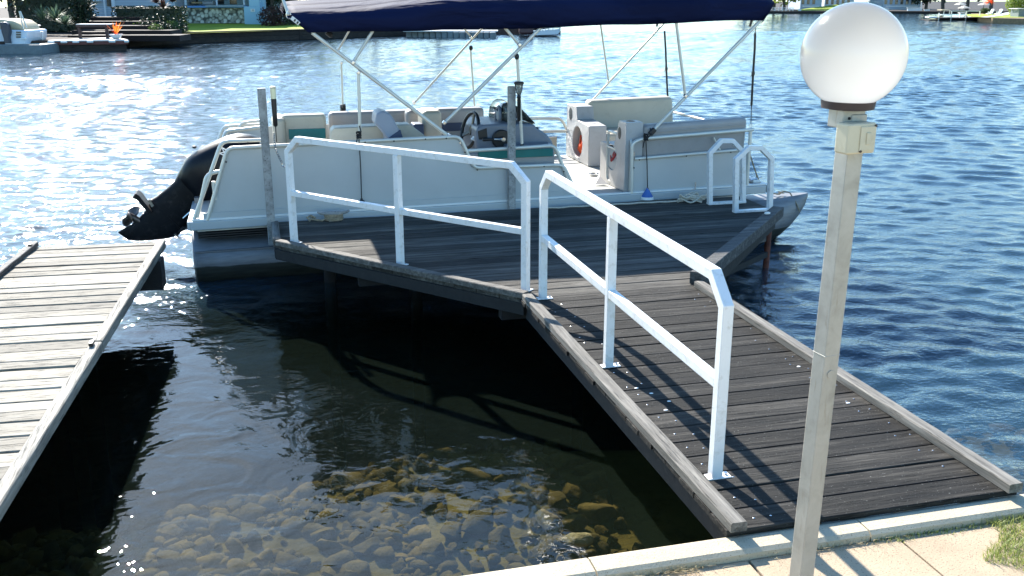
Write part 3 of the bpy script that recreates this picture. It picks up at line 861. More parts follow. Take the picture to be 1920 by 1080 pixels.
mb = MB(); mb.lathe((c0.x, v2, 0), [(.010, zd), (.016, zd + .01), (.016, zc - .03), (.020, zc - .02), (.013, zc)], 14); mb.build('handle', M['black'], t, smooth=True)

# chain hanging from the left post to a white hook on the handrail end
t = thing('chain', tuple(Pv(515, 255, 8.12)), 'galvanised chain hanging beside the left mooring post and ending in a hook', 'chain')
mb = MB(); p0 = Pv(514, 250, 8.10); p1 = Pv(529, 306, 8.0); n = 13
for i in range(n):
    f = (i + .5) / n; c = p0.lerp(p1, f); c.x += -.02 * math.sin(f * math.pi) ; d = (p1 - p0).normalized()
    s1 = d.orthogonal().normalized(); s2 = d.cross(s1); s_ = s1 if i % 2 else s2
    mb.tube([c + d * (.014 * math.cos(q * math.pi / 5)) + s_ * (.0075 * math.sin(q * math.pi / 5)) for q in range(10)], .0028, 5, closed=True)
mb.build('links', M['chrome_dark'], t, smooth=True)
mb = MB(); mb.tube([p1, p1 + Vector((.0, 0, -.02)), p1 + Vector((.012, 0, -.03)), p1 + Vector((.028, 0, -.026)), p1 + Vector((.03, 0, -.01))], .005, 8); mb.build('hook', M['steel'], t, smooth=True)

# cleat with rope
cl = Pz(620, 398, DZ); cl.y = 8.22
t = thing('mooring_cleat', tuple(cl), 'grey horned mooring cleat bolted to the far edge of the platform', 'cleat')
mb = MB(); cz = DZ + .075
mb.tube([cl + Vector((-.135, 0, cz - DZ + .012)), cl + Vector((-.11, 0, cz - DZ)), cl + Vector((-.05, 0, cz - DZ - .006)), cl + Vector((.05, 0, cz - DZ - .006)), cl + Vector((.11, 0, cz - DZ)), cl + Vector((.135, 0, cz - DZ + .012))], [.008, .013, .019, .019, .013, .008], 10); mb.build('horn', M['pile'], t, smooth=True)
mb = MB(); mb.bb(cl.x - .045, cl.x + .045, cl.y - .022, cl.y + .022, DZ, cz); mb.build('stem', M['pile'], t, bevel=.006)
mb = MB()
for k in range(4):
    z = DZ + .015 + k * .014; pts = [cl + Vector(((.072 + .004 * (k % 2)) * math.cos(q * .5236), .034 * math.sin(q * .5236), z - DZ + .002 * math.sin(q))) for q in range(12)]
    mb.tube(pts, .008, 7, closed=True)
rp = Pz(577, 401, DZ); rp.y = 8.22
mb.tube([cl + Vector((-.07, -.02, .03)), cl.lerp(rp, .5) + Vector((0, -.02, .015)), rp + Vector((.0, 0, .03)), rp + Vector((.02, .03, .05)), rp + Vector((.05, .02, .03))], .009, 7)
mb.tube([rp + Vector((.0, -.03, .02)), rp + Vector((-.02, 0, .045)), rp + Vector((.01, .04, .05)), rp + Vector((.04, .03, .02))], .009, 7)
tag(mb.build('cleat_rope', M['rope_old'], smooth=True), 'old beige rope wound round the mooring cleat behind the handrail', 'rope')

# rope lying along the platform edge and the loose tangle beside the grab rails
mb = MB(); rt = random.Random(12); zc_ = DZ + .012
pts = []
for i in range(30):
    f = i / 29; q = Pz(1010 + 215 * f, 387 - 12 * f, DZ); pts.append(Vector((q.x, 8.22 + .01 * math.sin(i * 1.1), zc_)))
mb.tube(pts, .008, 7)
ct = Pz(1275, 370, DZ); ct.y = 8.17
base = Vector((ct.x, ct.y, zc_))
for k in range(5):
    ph = rt.random() * 6; a_ = rt.uniform(.06, .13); b2 = rt.uniform(.03, .05); off = Vector((rt.uniform(-.05, .05), rt.uniform(-.02, .02), .010 * k))
    rot = rt.uniform(-.8, .8); L_ = []
    for q in range(26):
        an = q / 26 * 2 * math.pi * rt.choice([1, 1]); x_ = a_ * math.cos(an + ph) ; y_ = b2 * math.sin(2 * an if k % 2 else an)
        L_.append(base + off + Vector((x_ * math.cos(rot) - y_ * math.sin(rot), (x_ * math.sin(rot) + y_ * math.cos(rot)) * .6, .018 * math.sin(3 * an + ph) + .018)))
    mb.tube(L_, .008, 7, closed=True)
q0 = Pz(1312, 379, DZ)
mb.tube([base + Vector((.0, -.02, .02)), base + Vector((.08, -.05, .0)), Vector((q0.x - .03, q0.y, zc_)), Vector((q0.x, q0.y + .03, zc_)), Vector((q0.x - .02, q0.y + .06, zc_))], .009, 7)
mb.tube([pts[-1], pts[-1] + Vector((.06, -.02, 0)), base + Vector((-.08, 0, .01))], .008, 7)
tag(mb.build('mooring_line', M['rope'], smooth=True), 'cream mooring line lying along the platform edge and tangled in loops near the grab rails', 'rope')

# ================================================================== pale timber jetty on the left
dk = thing('timber_jetty', (-1.2, 5, .4), 'sun bleached pale timber jetty of cross boards, leading out on the left', 'jetty')
ca, sa = math.cos(R(-3.8)), math.sin(R(-3.8))
o0 = Vector((-.767, 7.844, 0))
def D(a, b, z): return (o0.x + a * ca - b * sa, o0.y + a * sa + b * ca, z)     # a along boards, b out
mb = MB(); rb = random.Random(31); b = 0.0; k = 0
while b > -6.4:
    wd = rb.uniform(.115, .165) ; mb.cur = rb.random(); zz = DZ + rb.uniform(-.005, .004); e = .004; n = 7; vs = []
    x0 = -.965 + rb.uniform(-.01, .01) if b > -.75 else -1.6
    for q in range(n + 1):
        a = x0 + (-.062 - x0) * q / n; w1 = .002 * mnoise.noise(Vector((a * 4, b * 30, 1))); w2 = .002 * mnoise.noise(Vector((a * 4, b * 30, 5)))
        cup = .0015
        for bb_, z_ in ((b - wd + .0045 + w1, zz - .03), (b - wd + .0045 + w1, zz - e), (b - wd + .0085 + w1, zz + cup), (b - .004 + w2, zz - cup), (b + w2, zz - e - cup), (b + w2, zz - .03)):
            vs.append(D(a, bb_, z_))
    fs = [tuple(reversed((q*6+j, q*6+(j+1) % 6, (q+1)*6+(j+1) % 6, (q+1)*6+j))) for q in range(n) for j in range(6)]
    fs.append((5, 4, 3, 2, 1, 0)); fs.append(tuple(n*6+q for q in range(6)))
    mb.add(vs, fs); b -= wd
mb.build('decking', M['dock'], dk)
kerb('edge_board', D(-.03, .01, DZ - .05), D(-.03, -2.35, DZ - .05), .06, .062, M['dock_y'], dk, 41)
kerb('edge_board', D(-.03, -2.36, DZ - .05), D(-.03, -6.4, DZ - .05), .06, .058, M['dock_y'], dk, 42)
kerb('kerb_rail', D(-.95, .0, DZ + .004), D(-.985, -1.5, DZ + .004), .05, .035, M['beam_dark'], dk, 43)
mb = MB(); mb.bar(D(-.12, -.05, .41), D(-.12, -6.4, .41), .06, .13); mb.build('bearer', M['under'], dk)
mb = MB(); mb.bar(D(-.85, -.05, .34), D(-.85, -6.4, .34), .06, .22); mb.build('bearer', M['under'], dk)
mb = MB(); mb.bar(D(-.95, -.35, .36), D(.02, -.35, .36), .16, .22); mb.build('bearer', M['under'], dk)
for (a, b) in ((-.55, -.6), (-.85, -.45), (-.45, -3.4), (-.85, -3.4)):
    q = D(a, b, 0); mb = MB(); mb.tube([(q[0], q[1], -2.2), (q[0], q[1], .40)], .075, 16); mb.build('pile', M['under'], dk, smooth=True)
q = D(-.04, -2.42, DZ + .012); mb = MB(); mb.bb(q[0]-.012, q[0]+.012, q[1]-.03, q[1]+.03, q[2], q[2]+.02); mb.build('bracket', M['black'], dk, bevel=.003)
q = D(-.95, -.12, DZ + .038); mb = MB(); mb.bb(q[0]-.012, q[0]+.012, q[1]-.025, q[1]+.025, q[2], q[2]+.014); mb.build('bracket', M['black'], dk, bevel=.003)

# ================================================================== globe lamp
LD = 2.75
pt_ = Pd(1600, 212, LD); pb_ = Pd(1503, 1075, LD)
lp = thing('globe_lamp_post', (pb_.x, pb_.y, .40), 'globe lamp with large opal white ball on an aged square metal post', 'lamp post')
d_ = (pt_ - pb_).normalized()
lo = pb_ - d_ * ((pb_.z - .40) / d_.z)
post_up = Vector((math.cos(R(14)), -math.sin(R(14)), 0))
mb = MB(); mb.bar(lo, pt_, .055, .055, (math.sin(R(-8)), math.cos(R(-8)), 0)); mb.build('post', M['pole'], lp, bevel=.004)
mid = pb_.lerp(pt_, .515)
mb = MB(); mb.bar(mid - d_ * .0015, mid + d_ * .0015, .0562, .0562, (math.sin(R(-8)), math.cos(R(-8)), 0)); mb.build('joint', M['pole'], lp, bevel=.001)
face = Vector((math.sin(R(-8)), math.cos(R(-8)), 0)) * -1.0
mid2 = pb_.lerp(pt_, .475)
mb = MB(); mb.tube([mid2 + face * .026, mid2 + face * .0295], .0125, 18); mb.build('hole_plug', M['pole'], lp, smooth=True)
gc = Pd(1600, 104, LD)
R_ = .1415
Q = d_.to_track_quat('Z', 'Y').to_matrix()
mb = MB(); pr_ = []
for i in range(33):
    a = math.pi * (1 - i / 32 * 1.0); a = math.pi - (math.pi - math.asin(.066 / R_)) * i / 32 if False else None
for i in range(37):
    th = math.asin(.066 / R_) + (math.pi - math.asin(.066 / R_)) * i / 36
    pr_.append((max(.0002, R_ * math.sin(th)), -R_ * math.cos(th)))
mb.lathe(gc, pr_, 56, Q); mb.build('globe', M['opal'], lp, smooth=True, ang=180)
nk = pt_
zc0 = -math.sqrt(R_**2 - .066**2)
mb = MB(); mb.lathe(gc, [(.060, zc0 - .020), (.071, zc0 - .018), (.074, zc0 + .002), (.067, zc0 + .004), (.0, zc0 - .002)], 40, Q); mb.build('collar', M['brown'], lp, smooth=True)
mb = MB(); pa = gc + d_ * (zc0 - .07); mb.bar(pa, gc + d_ * (zc0 - .019), .078, .062, (math.sin(R(-8)), math.cos(R(-8)), 0)); br = mb.build('head_bracket', M['pole'], lp, bevel=.003)
for sx in (-.018, .022):
    q = pa + d_ * .028 + face * .030 + face.cross(Vector((0, 0, 1))) * -sx
    mb = MB(); mb.tube([q, q + face * .004], .004, 8); mb.build('screw', M['under'], br)
sidev = Vector((0, 0, 1)).cross(face)
jb = Pd(1604, 258, LD - .06)
mb = MB(); Mb = Matrix((sidev, -face, Vector((0, 0, 1)))).transposed()
mb.box(jb, (.098, .052, .083), Mb); jbo = mb.build('junction_box', M['boxcream'], lp, bevel=.006, seg=3)
q = jb + face * .027 + sidev * .0; mb = MB(); mb.box(jb + face * .0275 + sidev * .018, (.052, .004, .066), Mb); mb.build('cover_plate', M['boxcream'], jbo, bevel=.0015)
mb = MB(); mb.box(jb + face * .031 + sidev * .018, (.014, .003, .032), Mb); mb.build('blank_label', M['boxcream'], jbo, bevel=.001)
for sx, sz in ((.042, .034), (-.004, -.034)):
    q = jb + face * .026 + sidev * sx + Vector((0, 0, sz)); mb = MB(); mb.tube([q, q + face * .005], .0035, 8); mb.build('screw', M['brown'], jbo)
# ================================================================== pontoon boat
VN, VF = 8.40, 10.72
boat = thing('pontoon_boat', (2.0, 9.5, 0), 'pontoon boat with pale panelled sides and navy shade canopy, moored behind the platform', 'pontoon boat')
def dz(u): return .0107 * (u + .6)              # she sits slightly bow up
# pontoons
def pontoon(vc):
    mb = MB(); n = 26; secs = []
    us = [-.62, -.615, -.60, -.5, 1, 2.5, 4.0, 4.5, 4.72, 4.92, 5.08, 5.2, 5.28, 5.325]
    rr_ = [.20, .245, .262, .265, .265, .265, .265, .265, .25, .215, .165, .11, .055, .018]
    for u, r in zip(us, rr_):
        top = .40 + dz(u) * .3
        secs.append((u, r, r, top - r))
    secs = [q for q in secs if q[0] < 4.45]
    for u, w_, bot in ((4.5, .262, -.13), (4.72, .25, -.11), (4.88, .225, -.06), (5.02, .185, .01), (5.14, .14, .10), (5.24, .09, .20), (5.31, .045, .30), (5.345, .015, .385)):
        top = .405 + .03 * max(0, u - 4.5) / .84
        secs.append((u, w_, (top - bot) / 2, (top + bot) / 2))
    vs = []
    for u, w_, hh, zc in secs:
        for q in range(n):
            a = 2 * math.pi * q / n
            y = w_ * math.cos(a); z = hh * math.sin(a)
            if u > 4.6 and z > 0:      # the nose is drawn out flat on top, keeled below
                z = hh * min(1, math.sin(a) * 1.25)
            vs.append((u, vc + y, zc + z))
    fs = [(i*n+q, (i+1)*n+q, (i+1)*n+(q+1) % n, i*n+(q+1) % n) for i in range(len(secs)-1) for q in range(n)]
    fs.append(tuple(range(n))); fs.append(tuple((len(secs)-1)*n+q for q in range(n-1, -1, -1)))
    mb.add(vs, fs)
    # riser and lifting strake along the side
    mb.bb(-.6, 4.6, vc - .05, vc + .05, .38, .455)
    mb.bar((-.6, vc - .235, .26), (4.55, vc - .235, .30), .03, .012)
    mb.prism([(4.75, vc - .02, .40), (5.33, vc - .012, .43), (5.34, vc - .012, .415), (4.75, vc - .02, .36)], (0, .03, 0))
    o = mb.build('pontoon', M['pontoon'], boat, origin=(0, vc, 0), smooth=True, ang=35); return o
pontoon(VN + .30); pontoon(VF - .30)
# deck
mb = MB(); mb.prism([(-.60, VN + .02, .470), (4.72, VN + .02, .527), (4.72, VN + .02, .60), (-.60, VN + .02, .545)], (0, VF - VN - .04, 0)); mb.build('deck', M['floor'], boat)
mb = MB(); mb.path_bar([(-.615, VN, .505), (4.70, VN, .562), ], .05, .075, (0, 1, 0)); mb.bar((-.615, VF, .505), (4.72, VF, .562), .05, .075)
mb.bar((4.735, VN - .02, .566), (4.735, VF + .02, .566), .05, .07); mb.bar((-.61, VN - .02, .508), (-.61, VF + .02, .508), .05, .075)
mb.build('deck_edge_trim', M['panel'], boat, bevel=.008)
mb = MB(); mb.bar((-.59, VN - .002, .552), (4.70, VN - .002, .61), .03, .018); mb.build('rub_rail', M['white_plastic'], boat, bevel=.004)
for k, z in enumerate((.452, .425, .402, .38)):
    mb = MB(); mb.bar((-.56 + .0 * k, VN + .04 + .012 * k, z), (4.5, VN + .04 + .012 * k, z + .052), .03, .011); mb.build('underdeck_skirt_slat', M['alu'] if k == 0 else M['black'], boat)
mb = MB(); mb.bb(-.5, 4.5, VN + .10, VF - .1, .385, .465); mb.build('underdeck', M['under'], boat)

def slab(px0, py0, px1, py1, v, dv, name, mat, bevel=.03, parent=boat, lean=0.0, seg=4):
    a = Pv(px0, py0, v); b = Pv(px1, py1, v)
    z0, z1 = min(a.z, b.z), max(a.z, b.z); u0, u1 = min(a.x, b.x), max(a.x, b.x)
    mb = MB(); vs = []
    for z, sh in ((z0, 0), (z1, lean)):
        for x, y in ((u0, v), (u1, v), (u1, v + dv), (u0, v + dv)): vs.append((x, y + sh, z))
    mb.add(vs, [(0,3,2,1),(4,5,6,7),(0,1,5,4),(1,2,6,5),(2,3,7,6),(3,0,4,7)])
    return mb.build(name, mat, parent, bevel=bevel, seg=seg)
def boxp(u0, u1, v0, v1, z0, z1, name, mat, bevel=.03, parent=boat, seg=4):
    mb = MB(); mb.bb(u0, u1, v0, v1, z0, z1); return mb.build(name, mat, parent, bevel=bevel, seg=seg)

# near side: aft panel with its frame, dropping to a low section by the helm
T = .0165
def pvl(pts, v): return [Pv(x, y, v) for x, y in pts]
poly = pvl([(392, 410), (427, 287), (437, 279), (620, 270), (858, 259), (884, 314), (1054, 309), (1080, 373)], VN)
poly[0].z = .55; poly[-1].z = .59
mb = MB(); mb.prism([p + Vector((0, .005, 0)) for p in poly], (0, .012, 0)); sp = mb.build('side_panel', M['panel'], boat)
mb = MB(); mb.bar((-.5, VN - .008, .585), (2.66, VN - .008, .62), .006, .05); mb.build('panel_kick_strip', M['panel'], sp)
def tube(name, pts, v, r=T, parent=boat, mat='alu'):
    P = pvl(pts, v) if not isinstance(pts[0], Vector) else pts
    # soften the corners
    Q = [P[0]]
    for i in range(1, len(P) - 1):
        a, b, c = P[i-1], P[i], P[i+1]; k = min(.055, (b-a).length * .45, (c-b).length * .45)
        p, q = b + (a-b).normalized() * k, b + (c-b).normalized() * k
        for s_ in range(5):
            f = s_ / 4; Q.append(p * (1-f)**2 + b * 2*f*(1-f) + q * f*f)
    Q.append(P[-1])
    mb = MB(); mb.tube(Q, r, 10); return mb.build(name, M[mat], parent, smooth=True)
tube('side_frame', [(389, 413), (426, 278), (500, 274), (862, 256), (889, 315), (1056, 309), (1086, 374)], VN - .006)
tube('stern_rail', [(361, 420), (416, 265), (500, 262)], VN + .01)
tube('stern_rail', [(370, 408), (388, 326), (414, 321)], VN + .01)
tube('stern_rail', [(400, 340), (404, 375)], VN + .01)
tube('helm_side_rail', [(874, 283), (960, 278), (1040, 273), (1062, 330), (1070, 352)], VN - .004)
for i, (x, y) in enumerate(((424, 303), (448, 268), (465, 267), (684, 266), (738, 264), (797, 260), (836, 259), (871, 285), (1056, 321), (1019, 311), (894, 318))):
    q = Pv(x, y, VN); mb = MB(); mb.tube([(q.x, VN - .022, q.z), (q.x, VN - .014, q.z)], .007, 8); mb.build('bolt', M['black'], sp)
# stern far rails and gate
tube('stern_rail', [(418, 262), (424, 246), (500, 237)], 9.9)
tube('stern_rail', [(446, 246), (454, 230), (500, 225)], 10.6)
mb = MB(); mb.prism(pvl([(422, 262), (428, 248), (500, 239), (500, 300), (415, 300)], 9.92), (0, .012, 0)); mb.build('stern_panel', M['panel'], boat)
tube('stern_rail', [Vector((-.56, VF - .02, .56)), Vector((-.35, VF - .02, 1.04)), Vector((.1, VF - .02, 1.05))], 0)
# far side panel and rails
mb = MB(); mb.prism([(-.40, VF, .56), (-.30, VF, 1.02), (2.6, VF, 1.04), (2.6, VF, .59)], (0, -.012, 0)); mb.build('far_side_panel', M['panel'], boat)
mb = MB(); mb.prism([(2.6, VF, .60), (2.6, VF, .80), (3.30, VF, .80), (3.30, VF, .60)], (0, -.012, 0)); mb.build('far_side_panel', M['cream'], boat)
tube('far_rail', [(985, 222), (1052, 222), (1064, 244), (1064, 312)], VF)
tube('far_rail', [(985, 247), (1062, 246)], VF)
tube('far_rail', [Vector((3.55, VF, .60)), Vector((3.55, VF, 1.03)), Vector((4.66, VF, 1.05)), Vector((4.66, VF, .61))], 0)
tube('bow_rail', [Vector((4.68, VF, .90)), Vector((4.70, VF, 1.045)), Vector((4.70, 9.9, 1.055)), Vector((4.68, 9.1, 1.05)), Vector((4.68, 9.1, .62))], 0, .014)
mb = MB(); mb.prism([(3.45, VF, .60), (3.45, VF, .93), (4.66, VF, .94), (4.66, VF, .61)], (0, -.012, 0)); mb.build('far_side_panel', M['panel'], boat)

# front near-side fence
pf0 = pvl([(1187, 362), (1187, 301), (1385, 284), (1392, 350)], VN)
pf0[0].z = .60; pf0[1].x = pf0[0].x; pf0[3].z = .61; pf0[3].x = 4.50; pf0[2].x = 4.50
mb = MB(); mb.prism([p + Vector((0, .005, 0)) for p in pf0], (0, .012, 0)); fp = mb.build('side_panel', M['panel'], boat)
tube('side_frame', [(1184, 366), (1185, 268), (1205, 260), (1412, 243)], VN - .006, .0175)
tube('side_frame', [(1190, 298), (1390, 281)], VN - .012, .0145)
q = Pv(1392, 243, VN); tube('side_frame', [Vector((4.50, VN - .004, .61)), Vector((4.50, VN - .004, 1.12))], 0)
tube('frame_stay', [(1338, 258), (1350, 281)], VN - .004, .009)
for x, y in ((1187, 314), (1197, 299), (1285, 292), (1368, 285)):
    q = Pv(x, y, VN); mb = MB(); mb.tube([(q.x, VN - .028, q.z), (q.x, VN - .016, q.z)], .006, 8); mb.build('bolt', M['black'], fp)
# side gate standing open, hinged at the front fence and swung inboard
g0 = Vector((3.325, VN + .05, .585)); g1 = Vector((3.27, 8.93, .585))
gt = MB(); H_ = Vector((0, 0, 1))
gz = 1.085
gate = None
mb = MB(); mb.prism([g0 + H_ * .05, g1 + H_ * .03, g1 + H_ * .36, g0 + H_ * .34], (.012, 0, 0)); gate = mb.build('gate', M['panel'], boat)
tube('gate_frame', [g0 + H_ * .02, g0 + H_ * .50, g1 + H_ * .52, g1 + H_ * .04, g0 + H_ * .02], 0, .0135, parent=gate)
tube('gate_frame', [g0 + H_ * .35, g1 + H_ * .37], 0, .011, parent=gate)
mb = MB(); mb.bar(g0 + Vector((.012, -.02, .10)), g0 + Vector((.012, -.02, .16)), .03, .012); mb.bar(g0 + Vector((.012, -.02, .33)), g0 + Vector((.012, -.02, .39)), .03, .012); mb.build('hinges', M['steel'], gate)
mb = MB(); mb.prism([(3.12, 8.85, .60), (3.24, 8.80, .60), (3.2, 8.95, .66)], (.0, .03, 0)); mb.build('door_wedge', M['moulded'], boat)

# ---- seating (backs as seen from the platform)
def seat(label, *parts): pass
# far side bench behind the helm: run of backs
slab(616, 211, 815, 262, 10.45, .14, 'seat_back', M['vinyl'], .045)
slab(817, 204, 909, 262, 10.40, .15, 'seat_back', M['vinyl'], .045)
s_ = slab(829, 231, 903, 244, 10.388, .02, 'seat_stripe', M['navy_vinyl'], .004)
boxp(.70, 2.35, 9.95, 10.5, .58, .88, 'seat_base', M['cream'], .03)
# aft corner seat with its teal stripe, facing forward
sb = slab(527, 216, 614, 272, 10.05, .14, 'seat_back', M['cream'], .04)
slab(541, 243, 611, 259, 10.037, .02, 'seat_stripe', M['teal'], .003)
slab(510, 222, 540, 300, 9.98, .45, 'seat_armrest', M['cream'], .05)
boxp(.1, .75, 9.4, 10.1, .58, .86, 'seat_base', M['cream'], .03)
# sun lounge back near the side panel, with sloping end
p_ = pvl([(621, 300), (621, 246), (626, 240), (768, 233), (800, 257), (806, 300)], 8.95)
mb = MB(); mb.prism(p_, (0, .20, 0)); mb.build('bench_back', M['cream'], boat, bevel=.012, seg=3)
# corner cushion left of the helm and the piece behind
slab(792, 208, 830, 262, 9.75, .35, 'seat_back', M['cream'], .05)
slab(775, 233, 796, 262, 9.6, .2, 'seat_base', M['navy_vinyl'], .02)
slab(762, 207, 800, 245, 10.2, .2, 'seat_back', M['vinyl'], .05)
# helm chair: leaning wedge in two tones
hs = pvl([(705, 214), (716, 208), (730, 212), (738, 222), (752, 250), (757, 300), (732, 300), (725, 258), (703, 232)], 8.64)
mb = MB(); mb.prism(hs, (0, .28, 0)); hc = mb.build('helm_chair', simple('blue_grey_vinyl', (.27, .30, .36), .45, var=.08, bmp=.001, bscale=20), boat, bevel=.02, seg=4)
hs2 = pvl([(728, 259), (751, 243), (757, 262), (757, 300), (733, 300)], 8.632)
mb = MB(); mb.prism(hs2, (0, .296, 0)); mb.build('chair_lower_cushion', M['navy_vinyl'], hc, bevel=.008)
# helm console
cs = pvl([(893, 242), (905, 234), (950, 232), (1001, 233), (1008, 240), (1026, 252), (1036, 265), (1039, 274), (1040, 330), (895, 330)], 8.72)
cs[-1].z = .58; cs[-2].z = .58
mb = MB(); mb.prism(cs, (0, .62, 0)); con = mb.build('helm_console', M['console'], boat, bevel=.025, seg=4)
mb = MB(); mb.prism(pvl([(896, 246), (913, 240), (915, 262), (898, 262)], 8.715), (0, .4, 0)); mb.build('dash_panel', M['black'], con, bevel=.006)
# hood and windscreen wrapping round the instruments
ws = []
a0 = pvl([(917, 215), (919, 200), (925, 189), (933, 185), (941, 188), (945, 200)], 9.25)
scr = MB()
front = pvl([(920, 232), (917, 215), (919, 200), (925, 190), (932, 186), (940, 187), (945, 196), (946, 215)], 9.3)
side = pvl([(958, 233), (957, 216), (958, 204), (961, 200), (966, 199), (975, 203), (985, 213), (1003, 232)], 8.78)
n = len(front); vs = front + side
scr.add(vs, [(i, i+1, n+i+1, n+i) for i in range(n-1)])
so = scr.build('windscreen', M['screen'], con, smooth=True, ang=60); md = so.modifiers.new('thick', 'SOLIDIFY'); md.thickness = .006
mb = MB(); mb.prism(pvl([(944, 190), (951, 196), (1002, 233), (944, 233)], 9.36), (0, .01, 0)); mb.build('windscreen_wing', M['black'], con)
pc = Pv(934, 218, 8.98); th_ = [Vector((pc.x + .006 * math.sin(q*.5236), pc.y + .075 * math.cos(q*.5236), pc.z + .088 * math.sin(q*.5236))) for q in range(12)]
mb = MB(); mb.tube(th_, .016, 8, closed=True); pod = mb.build('instrument_pod', M['console'], con, smooth=True)
mb = MB(); mb.lathe(pc + Vector((.02, 0, 0)), [(.075, 0), (.0005, .012)], 20, Matrix.Rotation(R(-90), 3, 'Y')); mb.build('gauge_face', M['black'], con)
for k in range(3):
    mb = MB(); c_ = pc + Vector((-.004, -.03 + .03 * k, .0)); mb.bar(c_ + Vector((0, 0, -.045 + .01 * k)), c_ + Vector((0, .012, .05)), .004, .011, (1, 0, 0)); mb.build('gauge_highlight', M['white_plastic'], pod)
# wheel
wc = Pv(881, 244, 8.98)
tilt = Matrix.Rotation(R(16), 3, 'Y') @ Matrix.Rotation(R(12), 3, 'Z')
ring = [wc + tilt @ Vector((0, .165 * math.cos(q * math.pi / 14), .165 * math.sin(q * math.pi / 14))) for q in range(28)]
mb = MB(); mb.tube(ring, .017, 9, closed=True); wh = mb.build('steering_wheel', M['black'], con, smooth=True)
for an in (90, 210, 330):
    mb = MB(); mb.bar(wc + tilt @ Vector((.02, 0, 0)), wc + tilt @ Vector((0, .155 * math.cos(R(an)), .155 * math.sin(R(an)))), .035, .014, tuple(tilt @ Vector((1, 0, 0)))); mb.build('spoke', M['black'], con, bevel=.004)
mb = MB(); mb.tube([wc + Vector((.0, 0, 0)), wc + Vector((.13, 0, -.02))], [.045, .06], 14); mb.build('wheel_hub', M['black'], con, smooth=True)
# round speaker boss and throttle lever on the near face of the console
rc_ = Pv(940, 261, 8.70)
mb = MB(); mb.lathe(rc_, [(.088, -.01), (.088, .012), (.08, .02), (.0005, .022)], 30, Matrix.Rotation(R(90), 3, 'X')); mb.build('speaker_boss', M['black'], con, smooth=True)
hb = Pv(943, 261, 8.66)
mb = MB(); mb.lathe(hb, [(.026, 0), (.026, .02), (.018, .03), (.0005, .03)], 20, Matrix.Rotation(R(90), 3, 'X')); mb.tube([hb + Vector((0, -.01, 0)), Pv(926, 261, 8.65)], [.018, .012], 10); th = mb.build('throttle_lever', M['steel'], con, smooth=True)
mb = MB(); mb.tube([Pv(927, 261, 8.65), Pv(905, 262, 8.65)], [.011, .015], 10); mb.build('lever_grip', M['black'], con, smooth=True)
mb = MB(); mb.prism(pvl([(890, 256), (906, 268), (902, 272), (884, 262)], 8.8), (0, .06, 0)); mb.build('footrest', M['white_plastic'], con, bevel=.006)
q = Pv(1007, 240, 8.74); mb = MB(); mb.ball(q, .014, .014, .012, 10, 6); mb.build('knob', M['black'], con, smooth=True)
# bench in front of the console with the teal stripe seen through the rail
bc = slab(878, 288, 1040, 330, VN + .14, .16, 'bench_back', M['vinyl'], .02)
slab(897, 284, 1037, 293, VN + .128, .02, 'bench_stripe', M['teal'], .003)
slab(950, 273, 1036, 284, VN + .16, .15, 'bench_top', M['console'], .015)

# bow: far bench and its moulded end pod with the lifejacket locker
pA = Pv(1098, 190, 10.42); pB = Pv(1254, 184, 10.42)
mb = MB(); vs = []
for z0_, z1_, y in ((.86, pA.z, 10.42), (.86, pA.z, 10.60)):
    vs += [(3.60, y, z0_), (4.62, y, z0_ + .01), (4.62, y + .07, pB.z + .01), (3.60, y + .07, pA.z)]
mb.add(vs, [(0, 1, 2, 3), (7, 6, 5, 4), (0, 4, 5, 1), (1, 5, 6, 2), (2, 6, 7, 3), (3, 7, 4, 0)])
mb.build('bench_back', M['cream'], boat, bevel=.05, seg=4)
boxp(3.6, 4.62, 9.88, 10.44, .80, .93, 'bench_cushion', M['cream'], .035)
boxp(3.62, 4.60, 9.93, 10.44, .60, .80, 'bench_base', M['moulded'], .01)
